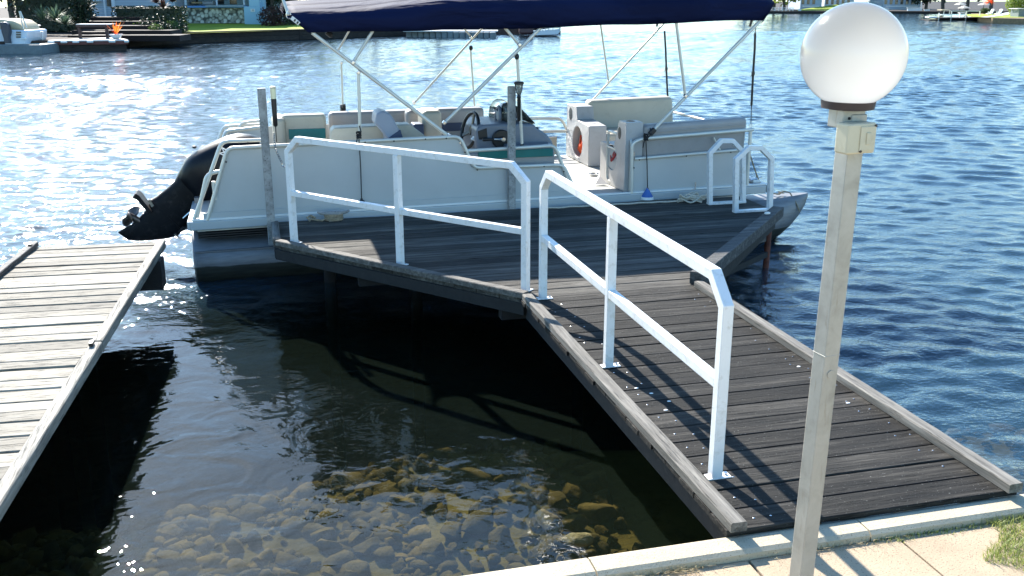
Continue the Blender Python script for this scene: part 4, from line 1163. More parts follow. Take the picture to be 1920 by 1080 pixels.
# pod: stepped profile along y, opening faces aft (-x)
u0, u1 = 3.40, 3.60
def pod(u0, u1, y0, y1, ystep, ztop, zarm, rim_y, rim_z, ry, rz, inner, nm, flip=False):
    """moulded seat end with an arched locker hole in its aft face"""
    n = 28; mb = MB(); zb = .59; e = .0
    outline = []
    # outer outline of the aft face, sampled by angle round the hole centre
    poly = [(y0, zb), (y0, zarm), (ystep, zarm + .02), (ystep + (.05 if y1 > y0 else -.05), ztop), (y1, ztop), (y1, zb)]
    def hit(a):
        dx, dz_ = math.cos(a), math.sin(a); best = None
        for i in range(len(poly)):
            p, q = poly[i], poly[(i+1) % len(poly)]
            ex, ez = q[0]-p[0], q[1]-p[1]; den = dx * ez - dz_ * ex
            if abs(den) < 1e-9: continue
            t_ = ((p[0]-rim_y) * ez - (p[1]-rim_z) * ex) / den; s2 = ((p[0]-rim_y) * dz_ - (p[1]-rim_z) * dx) / den
            if t_ > 0 and -1e-6 <= s2 <= 1 + 1e-6 and (best is None or t_ < best): best = t_
        return rim_y + dx * best, rim_z + dz_ * best
    angs = sorted([2*math.pi*k/n for k in range(n)] + [math.atan2(p[1]-rim_z, p[0]-rim_y) % (2*math.pi) for p in poly])
    m = len(angs); O = [hit(a) for a in angs]; I = [(rim_y + ry * math.cos(a), rim_z + rz * math.sin(a)) for a in angs]
    vs = [(u0, y, z) for y, z in O] + [(u0, y, z) for y, z in I] + [(u0 + .15, y, z) for y, z in I] + [(u1, y, z) for y, z in O]
    fs = []
    for k in range(m):
        j = (k + 1) % m
        fs += [(k, j, m+j, m+k), (m+k, m+j, 2*m+j, 2*m+k), (j, k, 3*m+k, 3*m+j)]
    fs += [tuple(range(2*m, 3*m)), tuple(range(4*m-1, 3*m-1, -1))]
    mb.add(vs, fs)
    o = mb.build(nm, M['moulded'], boat, bevel=.018, seg=3)
    bm = bmesh.new(); bm.from_mesh(o.data); bmesh.ops.recalc_face_normals(bm, faces=bm.faces); bm.to_mesh(o.data); bm.free()
    mb = MB(); mb.lathe((u0 + .148, rim_y, rim_z), [(1, 0), (.0005, .001)], 24, Matrix(((0, 0, -1), (ry, 0, 0), (0, rz, 0)))); mb.build('locker_back', M['black'], o)
    return o
pd_ = pod(3.40, 3.60, 9.88, 10.66, 10.28, 1.18, 1.02, 10.27, .80, .17, .17, None, 'seat_end_pod')
mb = MB(); mb.lathe((3.397, 10.52, 1.08), [(.055, 0), (.0005, .004)], 20, Matrix(((0, 0, -1), (1, 0, 0), (0, 1.3, 0)))); mb.build('speaker', M['black'], pd_)
mb = MB(); mb.lathe((3.5, 10.05, 1.028), [(.04, 0), (.03, .002), (.028, -.004), (.0005, -.004)], 18); mb.build('cup_holder', M['moulded'], pd_)
# near bow bench seen from behind, and its end pod
bk = pvl([(1213, 238), (1402, 222)], VN + .06)
mb = MB(); vs = [(3.44, VN+.05, .78), (4.48, VN+.05, .79), (4.48, VN+.02, bk[1].z+.015), (3.44, VN+.02, bk[0].z+.02), (3.44, VN+.2, .78), (4.48, VN+.2, .79), (4.48, VN+.17, bk[1].z+.015), (3.44, VN+.17, bk[0].z+.02)]
mb.add(vs, [(0, 1, 2, 3), (7, 6, 5, 4), (0, 4, 5, 1), (1, 5, 6, 2), (2, 6, 7, 3), (3, 7, 4, 0)])
nb = mb.build('bench_back', M['vinyl'], boat, bevel=.045, seg=4)
mb = MB(); mb.bar((3.47, VN+.012, bk[0].z-.045), (4.45, VN+.012, bk[1].z-.05), .006, .006); mb.build('piping', M['vinyl'], nb)
boxp(3.46, 4.47, VN+.18, VN+.72, .80, .93, 'bench_cushion', M['cream'], .035)
boxp(3.46, 4.47, VN+.06, VN+.70, .60, .80, 'bench_base', M['moulded'], .01)
np_ = pod(3.27, 3.44, VN + .74, VN + .06, VN + .36, 1.235, .97, VN + .42, .86, .14, .12, None, 'seat_end_pod')
mb = MB(); mb.ball((3.355, VN + .17, 1.232), .05, .045, .008, 12, 6); mb.build('worn_patch', M['worn'], np_)
mb = MB(); mb.lathe((3.268, VN + .22, 1.12), [(.045, 0), (.0005, .004)], 20, Matrix(((0, 0, -1), (1, 0, 0), (0, 1.3, 0)))); mb.build('speaker', M['black'], np_)
# lifejackets inside the lockers: things of their own
def jacket(c, mat, label, seed, sy=1.0):
    mb = MB(); rj = random.Random(seed)
    for k in range(4):
        pts = []; y = -.11 + .07 * k
        a = rj.uniform(-.3, .3)
        for q in range(7):
            f = q / 6; pts.append(Vector(c) + Vector((.02 * math.sin(f * 5 + k) - .02 * f, (y + .05 * math.sin(f * 4 + a)) * sy, -.12 + .2 * f + .02 * math.sin(k * 2))))
        mb.cur = rj.random(); mb.tube(pts, [.012, .026, .034, .032, .034, .024, .010], 9)
    mb.tube([Vector(c) + Vector((-.05, -.10 * sy, .06)), Vector(c) + Vector((-.07, 0, -.02)), Vector(c) + Vector((-.05, .08 * sy, .03)), Vector(c) + Vector((-.03, .12 * sy, .09))], .012, 8)
    return tag(mb.build('lifejacket', mat, smooth=True), label, 'lifejacket')
jacket((3.50, 10.25, .77), M['orange'], 'bright orange lifejacket stuffed in the arched locker of the far seat', 1, .8)
jacket((3.34, VN + .42, .85), M['red'], 'dark red lifejacket in the locker behind the open side gate', 2, .8)
mb = MB(); mb.lathe((3.29, 9.38, .604), [(.052, 0), (.05, .004), (.03, .005), (.027, .002), (.0005, .002)], 24); mb.build('deck_socket', M['steel'], boat, smooth=True)
q = Pv(1410, 340, VN + .3); boxp(4.62, 4.70, VN + .1, VN + .35, .60, .635, 'bow_step', M['white_plastic'], .012)
mb = MB(); mb.tube([(4.68, VN + .15, .60), (4.68, VN + .15, .68)], .008, 8); mb.tube([(4.60, VN + .12, .63), (4.72, VN + .12, .66)], .006, 8); mb.build('bow_cleat', M['steel'], boat)
mb = MB(); mb.bar((3.47, VN - .03, .60), (3.47, VN - .03, .64), .02, .012); mb.bar((3.95, VN - .03, .60), (3.95, VN - .03, .67), .008, .008); mb.build('side_cleat', M['steel'], boat)

# ---- shade canopy
can = MB(); ns, nv = 60, 22
def canopy_pt(s, k):
    # s along the boat 0 (aft) .. 1 (bow); k across 0 (near) .. 1 (far)
    ub = .45 + (4.56 - .45) * s                      # lower hem
    ut = .30 + (4.66 - .30) * s
    hem = 2.062 + .078 * s - .010 * math.sin(math.pi * s) + .004 * math.sin(s * 23)
    # profile across: near flap, rounded shoulder, crowned top, far shoulder, far flap
    top_rise = .16 + .07 * math.sin(math.pi * min(1, s * 1.15)) ** .6 - .02 * s
    sh = max(0.0, min(1.0, (s - .04) / .36)); sh = sh * sh * (3 - 2 * sh); e_ = max(0.0, min(1.0, (1.0 - s) / .12)); fl = .145 + .085 * sh * (.35 + .65 * e_)
    sag = -.018 * (math.sin(2 * math.pi * s) ** 2)
    if k < .16:
        f = k / .16; y = VN - .015 * math.sin(f * math.pi); z = hem + fl * f; u = ub + (ut - ub) * f
    elif k > .84:
        f = (1 - k) / .16; y = VF + .015 * math.sin(f * math.pi); z = hem + fl * f; u = ub + (ut - ub) * f
    else:
        f = (k - .16) / .68; y = VN + (VF - VN) * f
        z = hem + fl + (top_rise * .55 + sag) * math.sin(math.pi * f) ** .7 ; u = ut - .0 * math.sin(math.pi * f)
    w = .010 * mnoise.noise(Vector((u * 1.1, y * 3 + z * 9, 4))) + .004 * mnoise.noise(Vector((u * 3.5, y * 7 + z * 20, 1)))
    # puckers at the aft corner
    pk = math.exp(-((s) / .12) ** 2) * .010 * math.sin(z * 90 + u * 6)
    return (u, y - w - pk, z + w * .6)
vs = [canopy_pt(i / ns, j / nv) for i in range(ns + 1) for j in range(nv + 1)]
fs = [(i*(nv+1)+j, (i+1)*(nv+1)+j, (i+1)*(nv+1)+j+1, i*(nv+1)+j+1) for i in range(ns) for j in range(nv)]
can.add(vs, fs)
# end caps hanging aft and forward
for s_, sgn in ((0, 1), (1, -1)):
    rowi = [canopy_pt(s_, j / nv) for j in range(nv + 1)]
    low = [(p[0] + sgn * .03, p[1], max(p[2] - .03, 2.08)) for p in rowi]
    can.add(rowi + low, [(j, j+1, nv+1+j+1, nv+1+j) if sgn < 0 else (j+1, j, nv+1+j, nv+1+j+1) for j in range(nv)])
canopy = can.build('shade_canopy', M['canvas'], boat, smooth=True, ang=70)
md = canopy.modifiers.new('cloth', 'SOLIDIFY'); md.thickness = .003
def bow(name, pts, v, r=.0155, mat='alu'): 
    P = pvl(pts, v); mb = MB(); mb.tube(P, r, 10); o = mb.build(name, M[mat], boat, smooth=True); return o
# near side frame
bow('canopy_tube', [(842, 256), (586, 62)], VN + .02); bow('canopy_tube', [(833, 231), (1022, 44)], VN + .03)
bow('canopy_tube', [(662, 117), (699, 58)], VN + .04, .0135); bow('canopy_tube', [(974, 84), (940, 44)], VN + .04, .0135)
bow('canopy_tube', [(1222, 247), (1426, 38)], VN + .02); bow('canopy_tube', [(1285, 180), (1267, 34)], VN + .03, .0135)
for (x, y) in ((672, 136), (970, 108)):
    pass
bow('canopy_prop', [(672, 136), (675, 246)], VN + .01, .014); bow('canopy_prop', [(970, 108), (979, 276)], VN + .07, .014)
# far side frame
bow('canopy_tube', [(776, 194), (916, 40)], VF - .05, .011); bow('canopy_tube', [(884, 70), (862, 44)], VF - .05, .010)
bow('canopy_tube', [(634, 94), (656, 56)], VF - .05, .010); bow('canopy_tube', [(1110, 189), (1254, 34)], VF - .05, .011); bow('canopy_tube', [(1141, 152), (1125, 38)], VF - .05, .010)
bow('canopy_tube', [(775, 194), (586, 62)], VF - .05, .011) if False else None
bow('canopy_prop', [(640, 118), (643, 203)], VF - .05, .010); bow('canopy_prop', [(882, 88), (890, 204)], VF - .05, .010)
# cross tubes inside the canopy
for (x, y) in ((586, 62), (1022, 46), (1426, 40)):
    a = Pv(x, y, VN + .02); mb = MB(); b = Vector((a.x, VF - .05, a.z + .02))
    mb.tube([a, a + Vector((0, .15, .12)), a + Vector((0, 1.1, .2)), b + Vector((0, -.15, .12)), b], .011, 8); mb.build('canopy_cross_tube', M['alu'], boat, smooth=True)
for x, y, v in ((842, 254, VN), (833, 230, VN), (662, 117, VN), (672, 136, VN), (974, 84, VN), (1285, 180, VN), (640, 118, VF - .07), (776, 193, VF - .07), (884, 71, VF - .07), (1141, 153, VF - .07)):
    q = Pv(x, y, v + .01); mb = MB(); mb.box(q, (.032, .034, .032), Matrix.Rotation(R(40), 3, 'Y')); mb.build('tube_fitting', M['steel'], boat, bevel=.006)
for x, y, v in ((969, 106, VN + .04), (883, 90, VF - .07), (643, 203, VF - .06), (979, 274, VN + .07)):
    q = Pv(x, y, v); mb = MB(); mb.ball(q, .022, .022, .028, 10, 6); mb.build('tube_fitting', M['black'], boat, smooth=True)
q = Pv(1223, 247, VN - .01); mb = MB(); mb.box(q, (.07, .04, .045), Matrix.Rotation(R(-45), 3, 'Y')); mb.build('tube_socket', M['black'], boat, bevel=.008)
# black lashing round the prop foot at the far side and near side
for x, y, v in ((643, 204, VF - .06),):
    q = Pv(x, y, v)
    mb = MB()
    for k in range(5): mb.tube([q + Vector((.028 * math.cos(t_ * .7), .028 * math.sin(t_ * .7), .03 - k * .014 + .002 * t_)) for t_ in range(10)], .006, 6)
    mb.build('lashing', M['blackcord'], boat)
# aft folding arm of the canopy
a = Pv(541, 28, VN); b = Pv(524, -20, VN + .1)
mb = MB(); mb.tube([a, b], .0125, 10); mb.build('canopy_tube', M['alu'], boat, smooth=True)
mb = MB(); mb.tube([a + Vector((.018 * math.cos(q * .6), 0, .03 * math.sin(q * .6))) for q in range(10)], .004, 6); mb.build('shackle', M['steel'], boat, smooth=True)
mb = MB(); mb.bar(a + Vector((.02, -.025, -.02)), a + Vector((.08, -.025, -.07)), .006, .032, (1, 0, 1)); mb.build('buckle_plate', M['white_plastic'], boat, bevel=.003)
for f in (.35, .7):
    mb = MB(); c_ = a + Vector((.02 + .06 * f, -.031, -.02 - .05 * f)); mb.bar(c_, c_ + Vector((.010, 0, -.008)), .004, .02, (1, 0, 1)); mb.build('buckle_slot', M['black'], boat)
# webbing straps holding the canopy to the bow
def strap(name, p, q, wd=.022, parent=boat):
    mb = MB(); p, q = Vector(p), Vector(q); m_ = p.lerp(q, .55)
    mb.path_bar([p, p.lerp(q, .25) + Vector((.003, 0, 0)), m_, q], .003, wd, (0, 1, 0)); o = mb.build(name, M['blackcord'], parent)
    mb = MB(); mb.box(m_, (.03, .012, .035)); mb.tube([m_, m_ + Vector((-.03, -.01, -.03))], .004, 6); mb.build('strap_buckle', M['black'], o)
    return o
strap('canopy_strap', Pv(1416, 62, VN + .02), Pv(1409, 198, VN + .02)); strap('canopy_strap', Pv(1246, 58, VF - .05), Pv(1252, 186, VF - .05))
mb = MB(); mb.tube([Pv(1409, 198, VN + .02), Pv(1408, 232, VN + .02)], .004, 6); mb.tube([Pv(1417, 50, VN + .02), Pv(1416, 64, VN + .02)], .004, 6); mb.build('strap_cord', M['blackcord'], boat)
mb = MB(); c_ = Pv(1408, 236, VN + .02); mb.tube([c_ + Vector((.012 * math.cos(q * .6283), 0, .018 * math.sin(q * .6283))) for q in range(10)], .003, 6, closed=True); mb.build('strap_ring', M['steel'], boat)
for x in (1406, 1231):
    v = VN if x > 1300 else VF - .05
    mb = MB(); mb.bar(Pv(x + 4, 36, v + .03), Pv(x, 50, v + .03), .012, .02); mb.build('strap_tail', M['black'], boat)
q = Pv(620, 66, VN + .3); mb = MB(); mb.tube([Pv(612, 60, VN + .3), q, Pv(624, 68, VN + .3)], [.02, .025, .012], 8); mb.build('light_fitting', M['black'], boat)

# ---- outboard motor, tilted up at the stern
ZM = 9.35
def z6(pts, v): return [Pv(210 + x / 4.5, 230 + y / 4.5, v) for x, y in pts]
def loft(name, left, right, halfw, vc, mat, parent):
    """hull of a body seen from the side: pairs of outline points, each pair given its own half width"""
    mb = MB(); n = 16; m = len(left); vs = []
    for (a, b, hw) in zip(left, right, halfw):
        c = (a + b) / 2; e = (b - a) / 2
        for q in range(n):
            an = 2 * math.pi * q / n; ca_, sa_ = math.cos(an), math.sin(an)
            sq = lambda x: math.copysign(abs(x) ** .7, x)
            vs.append(c + e * sq(ca_) + Vector((0, hw * sq(sa_), 0)))
    fs = [(i*n+q, i*n+(q+1) % n, (i+1)*n+(q+1) % n, (i+1)*n+q) for i in range(m-1) for q in range(n)]
    fs += [tuple(range(n-1, -1, -1)), tuple((m-1)*n+q for q in range(n))]
    mb.add(vs, fs); o = mb.build(name, mat, parent, smooth=True, ang=80)
    bm = bmesh.new(); bm.from_mesh(o.data); bmesh.ops.recalc_face_normals(bm, faces=bm.faces); bm.to_mesh(o.data); bm.free()
    return o
top = z6([(1240, 120), (1160, 98), (1060, 88), (960, 112), (860, 158), (760, 208), (668, 262), (620, 312), (590, 370), (555, 440)], ZM)
bot = z6([(1260, 300), (1230, 420), (1180, 500), (1100, 560), (1020, 590), (950, 610), (890, 625), (850, 645), (815, 670), (790, 690)], ZM)
mtr = loft('outboard_motor', top, bot, [.10, .16, .20, .21, .21, .20, .18, .155, .13, .11], ZM, M['motor'], boat)
top = z6([(560, 430), (530, 490), (480, 540), (430, 580), (375, 625), (330, 650)], ZM); bot = z6([(800, 680), (760, 720), (720, 760), (670, 800), (640, 850), (600, 900)], ZM)
loft('midsection', top, bot, [.105, .085, .07, .06, .055, .05], ZM, M['motor_leg'], mtr)
top = z6([(330, 645), (300, 720), (230, 800), (165, 855), (110, 885), (50, 925)], ZM); bot = z6([(600, 905), (560, 950), (470, 975), (360, 990), (230, 998), (140, 990)], ZM)
loft('gearcase', top, bot, [.05, .045, .04, .035, .02, .006], ZM, M['motor_leg'], mtr)
mb = MB(); P_ = z6([(205, 580), (240, 600), (345, 735), (320, 752), (215, 630), (180, 618)], ZM); mb.prism([p + Vector((0, -.10, 0)) for p in P_], (0, .20, 0)); mb.build('cavitation_plate', M['motor_leg'], mtr, bevel=.006)
mb = MB(); P_ = z6([(300, 655), (320, 645), (355, 700), (335, 715)], ZM - .06); mb.prism(P_, (0, .004, 0)); mb.build('rating_plate', M['steel'], mtr)
# propeller: three cupped blades round a hub
hc_ = z6([(175, 800)], ZM)[0]; ax = (z6([(120, 770)], ZM)[0] - z6([(300, 870)], ZM)[0]).normalized()
mb = MB(); mb.tube([hc_ - ax * .07, hc_ - ax * .02, hc_ + ax * .05, hc_ + ax * .06], [.03, .034, .028, .012], 14); pr0 = mb.build('propeller', M['prop'], mtr, smooth=True)
e1 = ax.orthogonal().normalized(); e2 = ax.cross(e1)
for k in range(3):
    a0_ = R(120 * k + 55); vs = []
    for i in range(7):
        f = i / 6; r_ = .025 + .105 * f; wd_ = .032 + .062 * math.sin(math.pi * min(1, f * .8 + .1))
        for j in range(5):
            g_ = j / 4 - .5; an = a0_ + g_ * wd_ / max(r_, .03) * 1.1
            vs.append(hc_ + (e1 * math.cos(an) + e2 * math.sin(an)) * (r_ - .02 * (2 * g_) ** 2) + ax * (g_ * wd_ * .9 + .02 * (g_ * 2) ** 2))
    mb = MB(); mb.add(vs, [(i*5+j, i*5+j+1, (i+1)*5+j+1, (i+1)*5+j) for i in range(6) for j in range(4)])
    bl = mb.build('blade', M['prop'], pr0, smooth=True); md = bl.modifiers.new('t', 'SOLIDIFY'); md.thickness = .005
# clamp bracket, tilt rams, cables
mb = MB(); mb.prism(z6([(640, 740), (760, 690), (800, 840), (690, 900), (600, 900)], ZM), (0, .16, 0)); mb.build('clamp_bracket', M['motor_leg'], mtr, bevel=.01)
mb = MB(); mb.tube(z6([(600, 805), (650, 760), (700, 742)], ZM - .12), .010, 8); mb.build('handle', M['steel'], mtr, smooth=True)
mb = MB(); mb.tube(z6([(530, 935), (560, 970)], ZM - .03), [.016, .006], 8); mb.build('anode', M['steel'], mtr, smooth=True)
for k in range(3):
    mb = MB(); mb.tube(z6([(560 + 20*k, 925 - 6*k), (600 + 15*k, 880), (620, 895 - 10*k), (660, 850)], ZM - .07 + .03 * k), .006, 7); mb.build('hose', M['black'], mtr, smooth=True)
q = z6([(695, 205)], ZM)[0]; mb = MB(); mb.ball(q, .022, .03, .014, 8, 6); mb.build('vent_knob', M['black'], mtr)
mb = MB(); mb.box((-.58, ZM + .05, .42), (.06, .5, .35)); mb.build('transom', M['pontoon'], boat, origin=(0, 0, 0))
# white lettering on the cowl (two strokes of the word show between the rails)
def ztext(txt, c, ex, ez, size, mat, name, parent, depth=.002):
    cu = bpy.data.curves.new(name, 'FONT'); cu.body = txt; cu.size = size; cu.align_x = 'CENTER'; cu.align_y = 'CENTER'; cu.extrude = depth
    tmp = bpy.data.objects.new(name, cu); COL.objects.link(tmp); dg_ = bpy.context.evaluated_depsgraph_get()
    me = bpy.data.meshes.new_from_object(tmp.evaluated_get(dg_)); bpy.data.objects.remove(tmp)
    ex = Vector(ex).normalized(); ez = Vector(ez).normalized(); ny = ex.cross(ez)
    Mx = Matrix((ex, ez, ny)).transposed()
    me.transform(Mx.to_4x4()); me.materials.clear(); me.materials.append(mat)
    o = bpy.data.objects.new(name, me); COL.objects.link(o)
    if parent is not None: o.parent = parent; o.location = Vector(c) - Vector(parent['_w'])
    else: o.location = c
    o['_w'] = tuple(c); return o
mc = z6([(950, 250)], ZM - .225)[0]
ztext('M', mc, (.45, 0, .9), (-.9, 0, .45), .10, M['white_plastic'], 'lettering', mtr)

# ---- cords hanging on the near side, mooring line at the bow
def cord(xt, yt, xk, yk, xb, yb, v, mat_c, mat_base, label, cone_h, cone_w, base=True):
    p = Pv(xk, yk, v); q = Pv(xb, yb, v)
    mb = MB(); rk = random.Random(int(xt))
    mb.tube([p, p.lerp(q, .5) + Vector((.004, 0, 0)), q], .0048, 7)
    mb.tube([Pv(xt, yt, v + .02), Pv(xt + 3, (yt + yk) / 2, v), p], .006, 7)
    for k in range(5):
        c_ = p + Vector((.0, 0, .012 * k)); mb.tube([c_ + Vector((.020 * math.cos(t_ * .9 + k), .014 * math.sin(t_ * .9 + k), rk.uniform(-.008, .008))) for t_ in range(8)], .0055, 6)
    mb.tube([p + Vector((0, 0, .02)), p + Vector((-.02, -.01, -.02)), p + Vector((-.03, -.01, -.07))], .005, 6)
    t = tag(mb.build('hanging_cord', M['blackcord'], smooth=True), label, 'cord')
    if base:
        mb = MB(); mb.lathe((q.x, q.y, q.z - cone_h), [(cone_w, .0), (cone_w * .92, .012), (.012, cone_h - .012), (.009, cone_h)], 20); mb.build('cone', mat_c, t, smooth=True)
        mb = MB(); mb.lathe((q.x, q.y, q.z - cone_h - .022), [(cone_w * 1.15, 0), (cone_w * 1.05, .024)], 20); mb.build('foot', mat_base, t, smooth=True)
    return t
cord(1219, 240, 1211, 262, 1214, 352, VN - .03, M['blue_cone'], M['white_plastic'], 'black cord hanging down the bow side panel to a blue and white cone', .085, .055)
cord(674, 236, 673, 258, 678, 372, VN - .03, M['black'], M['black'], 'black cord hanging down the long side panel to a small black bell', .035, .03)
mb = MB(); P0 = Pv(1406, 288, VN + .05); P1 = Pv(1500, 362, 0) if False else Vector((5.02, VN + .28, .44))
pts = []
for i in range(16):
    f = i / 15; c_ = P0.lerp(P1, f); c_.z -= .16 * math.sin(math.pi * f) * (1 - .3 * f); pts.append(c_)
mb.tube(pts, .0065, 7)
mb.tube([P1, P1 + Vector((.04, 0, .03)), P1 + Vector((.10, -.03, .015)), P1 + Vector((.14, -.10, -.08)), P1 + Vector((.17, -.12, -.16))], .0065, 7)
mb.tube([P1 + Vector((-.03, 0, 0)), P1 + Vector((.0, -.03, .02)), P1 + Vector((.05, 0, .01)), P1 + Vector((.0, .03, .02))], .0065, 7)
tag(mb.build('bow_line', M['rope_old'], smooth=True), 'thin brown bow line sagging from the boat rail to the pointed nose of the pontoon', 'rope')
# ================================================================== far banks
GZ = .50
edge_px = [(-500, 118), (75, 98), (240, 88), (300, 83.5), (430, 79), (560, 75), (760, 66.5), (1050, 62)]
edge = [Pz(x, y, 0) for x, y in edge_px]
backs = [p + FWD * 60 + RGT * (8 if p.x < 10 else 20) for p in edge]
mb = MB(); tops = [Vector((p.x, p.y, GZ)) for p in edge]
last = edge[-1]
poly = [Vector((p.x, p.y, -3)) + FWD * .25 for p in edge] + [Vector((last.x, last.y, -3)) + FWD * 14, edge[-1] + FWD * 50 + RGT * -10 + Vector((0, 0, -3)), edge[0] + FWD * 120 + RGT * -60 + Vector((0, 0, -3))]
mb.prism(poly, (0, 0, 3 + GZ - .03))
struct(mb.build('far_bank', M['darkground'], origin=(0, 0, 0)))
rw = thing('retaining_wall', tuple(edge[3]), 'long dark timber retaining wall along the far left bank under the lawn', 'retaining wall')
for i in range(2, len(edge) - 1):
    a, b = edge[i], edge[i+1]
    for k in range(3):
        mb = MB(); mb.cur = random.random(); z = -.25 + .27 * k + .0
        mb.bar(Vector((a.x, a.y, z + .12)), Vector((b.x, b.y, z + .12)), .22 - .01 * k, .255); mb.build('sleeper', M['retain'], rw)
mb = MB()
for i in range(2, len(edge) - 1):
    a, b = edge[i], edge[i+1]; mb.bar(Vector((a.x, a.y, GZ + .035)), Vector((b.x, b.y, GZ + .035)), .34, .05)
mb.build('coping', M['retain'], rw)
lw = [Pz(305, 64, GZ), Pz(560, 57, GZ), Pz(700, 52, GZ), Pd(700, 40, 64), Pd(560, 41.5, 60), Pd(338, 44, 58.2), Pz(300, 56, GZ)]
mb = MB(); mb.add([p + Vector((0, 0, .01)) for p in lw], [tuple(range(len(lw)))])
mb2 = mb.build('lawn', M['lawn']); struct(mb2)

def rnd_dir(r):
    v = Vector((r.gauss(0, 1), r.gauss(0, 1), r.gauss(0, 1))); return v.normalized()
def leaf(mb, c, s, r, long=1.0, d=None):
    d = d or rnd_dir(r); e = d.orthogonal().normalized(); e = Matrix.Rotation(r.random() * 6.28, 3, d) @ e; f = d.cross(e)
    mb.cur = min(1, max(0, r.gauss(.5, .22)))
    mb.add([c - e * s * .5, c - f * s * .28 * 1.0, c + e * s * .5 * long, c + f * s * .28], [(0, 1, 2, 3)])
def crown(mb, c, rad, n, s, r, clumps=14):
    """leaf clumps through an uneven volume, with gaps between them"""
    cs = []
    for k in range(clumps):
        d = rnd_dir(r); q = r.random() ** .45
        cs.append((Vector(c) + Vector((d.x * rad[0], d.y * rad[1], d.z * rad[2])) * q * .8, r.uniform(.22, .42)))
    for i in range(n):
        cc, k = cs[i % clumps]; d = rnd_dir(r); q = r.random() ** .4
        leaf(mb, cc + Vector((d.x * rad[0], d.y * rad[1], d.z * rad[2])) * k * q, s * r.uniform(.7, 1.4), r)
def tree(label, base, h, rad, n, s, mat, seed, cat='tree', group=None, trunk_r=.14, clumps=16, name='tree'):
    r = random.Random(seed); b = Vector(base)
    t = thing(name, tuple(b), label, cat, group)
    mb = MB(); top = b + Vector((r.uniform(-.3, .3), 0, h * .55))
    mb.tube([b, b.lerp(top, .5) + Vector((r.uniform(-.1, .1), 0, 0)), top], [trunk_r, trunk_r * .8, trunk_r * .5], 8)
    for k in range(6):
        d = rnd_dir(r); d.z = abs(d.z) + .3; e = top + Vector((d.x * rad[0], d.y * rad[1], d.z * rad[2])) * .6
        mb.tube([b.lerp(top, .55 + .07 * k), top.lerp(e, .5) + Vector((0, 0, -.1)), e], [trunk_r * .4, trunk_r * .28, trunk_r * .1], 6)
    mb.build('trunk', M['bark'], t)
    mb = MB(); crown(mb, b + Vector((0, 0, h - rad[2] * .8)), rad, n, s, r, clumps); mb.build('crown', M[mat], t)
    return t
def bush(name, label, cat, c, rad, n, s, mat, seed, group=None, boxy=False):
    r = random.Random(seed); mb = MB(); t = thing(name, (c[0], c[1], c[2]), label, cat, group)
    for i in range(n):
        if boxy:
            q = [r.uniform(-1, 1) for _ in range(3)]; ax = r.choice([0, 1, 1, 2, 2]); q[ax] = (1 if q[ax] > 0 else -1) * r.uniform(.88, 1.02)
            p = Vector((q[0] * rad[0], q[1] * rad[1], (q[2] + 1) * rad[2]))
            p = Matrix.Rotation(-YAW, 3, 'Z') @ p
        else:
            d = rnd_dir(r); k = r.random() ** .3; k *= 1 + .15 * mnoise.noise(d * 2.5 + Vector((seed, 0, 0))); p = Vector((d.x * rad[0] * k, d.y * rad[1] * k, rad[2] + d.z * rad[2] * k))
        leaf(mb, Vector(c) + p, s * r.uniform(.7, 1.4), r)
    mb.build('leaves', M[mat], t)
    mb = MB()
    for k in range(5):
        d = rnd_dir(r); mb.tube([Vector(c), Vector(c) + Vector((d.x * rad[0] * .5, d.y * rad[1] * .5, rad[2] * 1.1))], [.03, .01], 5)
    if boxy: mb.box(Vector(c) + Vector((0, 0, rad[2] * .96)), (rad[0] * 1.72, rad[1] * 1.72, rad[2] * 1.84), Matrix.Rotation(-YAW, 3, 'Z'))
    mb.build('stems', M['bark'] if not boxy else M['leaf_dark'], t)
    return t
def rosette(name, label, cat, c, n, ln, wd, mat, seed, up=.5, group=None):
    r = random.Random(seed); mb = MB(); c = Vector(c)
    for i in range(n):
        az = r.random() * 6.28; el = r.uniform(up - .6, up + .8); d = Vector((math.cos(az) * math.cos(el), math.sin(az) * math.cos(el), math.sin(el))); s_ = Vector((-math.sin(az), math.cos(az), 0)) * wd
        L_ = ln * r.uniform(.7, 1.1); a = c + d * L_ * .5; b = c + d * L_ + Vector((0, 0, -.18 * L_ * max(0, math.cos(el))))
        mb.cur = r.random(); mb.add([c - s_ * .4, c + s_ * .4, a + s_, a - s_, b], [(0, 1, 2, 3), (3, 2, 4)])
    return tag(mb.build(name, M[mat]), label, cat, group)
def W2(px, py, d): return Pd(px, py, d)
def ground(px, d, z=GZ):
    p = Pd(px, 0, d); p.z = z; return p
mpp = lambda d: d / 1912.0
def bld(mb, px0, px1, py0, py1, d, th, zb=None):
    """upright block facing the camera: pixel extents on the plane at distance d, th deep"""
    a = Pd(px0, py1, d); b = Pd(px1, py1, d); t = Pd(px0, py0, d)
    z0 = a.z if zb is None else zb
    mb.prism([Vector((a.x, a.y, z0)), Vector((b.x, b.y, z0)), Vector((b.x, b.y, t.z)), Vector((a.x, a.y, t.z))], FWD * th)

